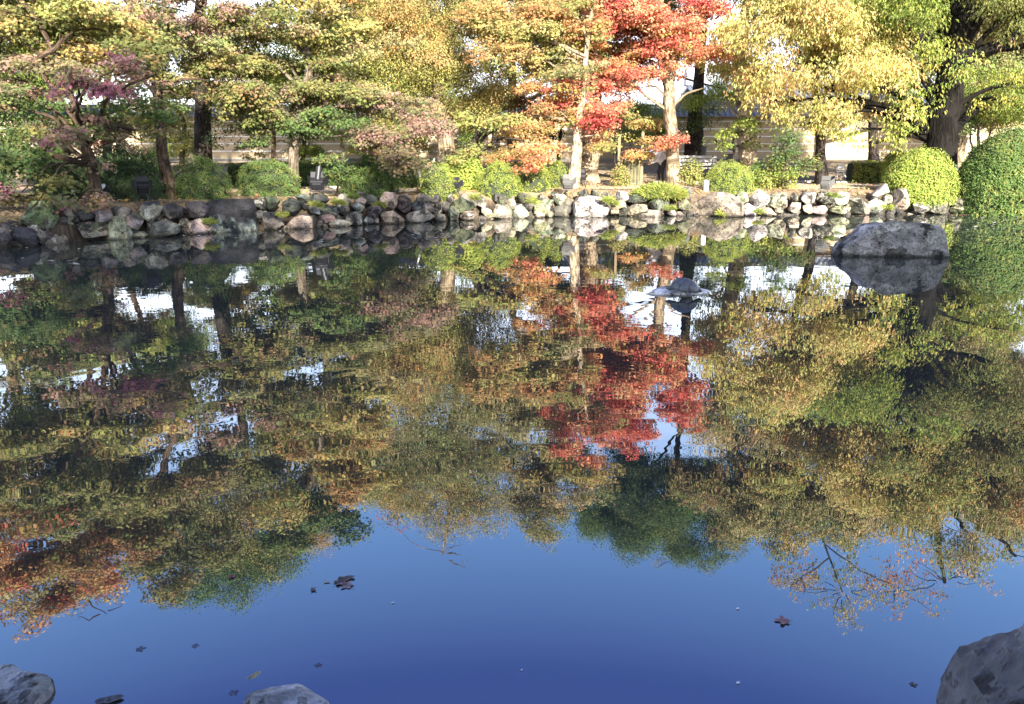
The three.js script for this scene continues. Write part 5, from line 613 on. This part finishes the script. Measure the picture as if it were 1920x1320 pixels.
// ---------------------------------------------------------------- leaves and flecks on the near water
function bigLeaf(label, px, py, size, turn, pal, { lobes = 5, curl = 0.25, y = 0.0045, seed = 1, name = 'floating_leaf', category = 'leaf' } = {}) {
  const r = rng(seed), c = onLevel(px, py), N = 44, pos = [0, 0.02 * curl, 0], col = [], idx = []; const shape = (a) => lobes ? 0.42 + 0.58 * Math.pow(Math.abs(Math.cos(a * lobes / 2)), 1.6) * (0.65 + 0.35 * Math.cos(a)) : 1 / Math.hypot(Math.cos(a), Math.sin(a) / 0.4);
  const rings = 5; for (let k = 1; k <= rings; k++) for (let i = 0; i < N; i++) { const a = i / N * 6.283 - 3.1416, R = shape(a) * size * k / rings * (1 + (r() - 0.5) * 0.08), x = Math.cos(a) * R, z = Math.sin(a) * R; pos.push(x, 0.4 * curl * (z * z + x * x * 0.6) / size + (noise(x * 60 + seed, z * 60) - 0.5) * size * 0.12, z); }
  for (let i = 0; i < N; i++) { idx.push(0, 1 + (i + 1) % N, 1 + i); for (let k = 0; k < rings - 1; k++) { const a = 1 + k * N + i, b = 1 + k * N + (i + 1) % N, e = a + N, f = b + N; idx.push(a, b, e, b, f, e); } }
  for (let i = 0; i < pos.length / 3; i++) { const v = 0.75 + 0.5 * noise(pos[i * 3] * 90, pos[i * 3 + 2] * 90, seed); col.push(pal[0] * v, pal[1] * v, pal[2] * v); }
  const g = new THREE.BufferGeometry(); g.setAttribute('position', new THREE.Float32BufferAttribute(pos, 3)); g.setAttribute('color', new THREE.Float32BufferAttribute(col, 3)); g.setIndex(idx); g.computeVertexNormals();
  const o = thing(name, label, category, V(c.x, y, c.z), turn); part('blade', g, LEAF_DEAD, o); if (y > 0.004) part('stalk', limb([[V(-size * 0.3, 0.003, 0), 0.001], [V(-size * 0.6, 0.004, 0.002), 0.0009], [V(-size * 0.85, 0.005, 0.006), 0.0006]], { seg: 5, crook: 0.002 }), BARK.brown, o); return o;
}
const LEAF_DEAD = new THREE.MeshPhysicalMaterial({ vertexColors: true, roughness: 0.75, side: THREE.DoubleSide, transmission: 0.1, thickness: 0 });
bigLeaf('curled dark brown leaf, middle one of the floating clump', 638, 1093, 0.05, 0.6, [0.14, 0.1, 0.08], { curl: 0.6, seed: 1 });
bigLeaf('flat mauve brown leaf at the right of the floating clump', 652, 1099, 0.045, 2.7, [0.32, 0.23, 0.22], { curl: 0.15, seed: 2 });
bigLeaf('dark narrow leaf at the top of the floating clump', 650, 1085, 0.04, 0.2, [0.13, 0.1, 0.09], { lobes: 0, curl: 0.5, seed: 3 });
bigLeaf('small round pale yellow leaf at the left of the floating clump', 613, 1092, 0.016, 0, [0.5, 0.47, 0.28], { lobes: 0, curl: 0.1, seed: 4 });
bigLeaf('small crumpled dark leaf left of the floating clump', 587, 1107, 0.02, 1, [0.2, 0.13, 0.1], { curl: 0.7, seed: 5 });
bigLeaf('reddish brown leaf floating alone at lower right', 1470, 1166, 0.042, 2.9, [0.3, 0.15, 0.13], { curl: 0.3, seed: 6 });
bigLeaf('dark sunken leaf near the left of the lower water', 262, 1217, 0.026, 0.4, [0.09, 0.1, 0.14], { curl: 0.1, y: 0.001, seed: 7 });
bigLeaf('smaller dark sunken leaf right of the other one', 365, 1211, 0.02, 0.2, [0.1, 0.11, 0.15], { curl: 0.1, y: 0.001, seed: 8 });
bigLeaf('dark drowned leaf just above the pale angular rock', 597, 1248, 0.02, 1.8, [0.08, 0.09, 0.13], { curl: 0.1, y: 0.001, seed: 9 });
bigLeaf('dark drowned leaf left of the pale angular rock', 436, 1300, 0.024, 0.8, [0.08, 0.09, 0.13], { curl: 0.1, y: 0.001, seed: 10 });
bigLeaf('dim olive leaf under water near the dark boulder', 1711, 1284, 0.02, 0, [0.07, 0.07, 0.05], { curl: 0.2, y: 0.001, seed: 11 });
bigLeaf('dark long leaf at the bottom edge between the two near rocks', 205, 1314, 0.05, 0.3, [0.1, 0.09, 0.09], { lobes: 0, curl: 0.4, seed: 12 });
bigLeaf('curled yellow leaf on the rim of the pale angular rock', 478, 1287, 0.03, 0.9, [0.4, 0.34, 0.16], { lobes: 0, curl: 0.9, y: 0.045, seed: 13, name: 'dry_leaf' });
bigLeaf('crimson leaf afloat in the mirrored green crown at lower left', 434, 1083, 0.02, 0.9, [0.25, 0.03, 0.07], { curl: 0.2, seed: 14 });
for (const [x, y, s, l] of [[737, 1131, 0.006, 'white fleck on the water right of the leaf clump'], [1383, 1142, 0.007, 'white fleck on the water left of the reddish brown leaf'], [1384, 1281, 0.007, 'white fleck on the water low and right of centre'], [978, 1257, 0.004, 'tiny white fleck on the water at the bottom centre']]) { const c = onLevel(x, y), g = new THREE.SphereGeometry(s, 12, 8).scale(1.3, 0.35, 0.8), m = part('petal', g, plain(0.8, 0.82, 0.78), scene); m.position.set(c.x, 0.003, c.z); m.rotation.y = 0.6; tag(m, l, 'petal'); }
renderer.setSize(1024, 704);
renderer.render(scene, camera);
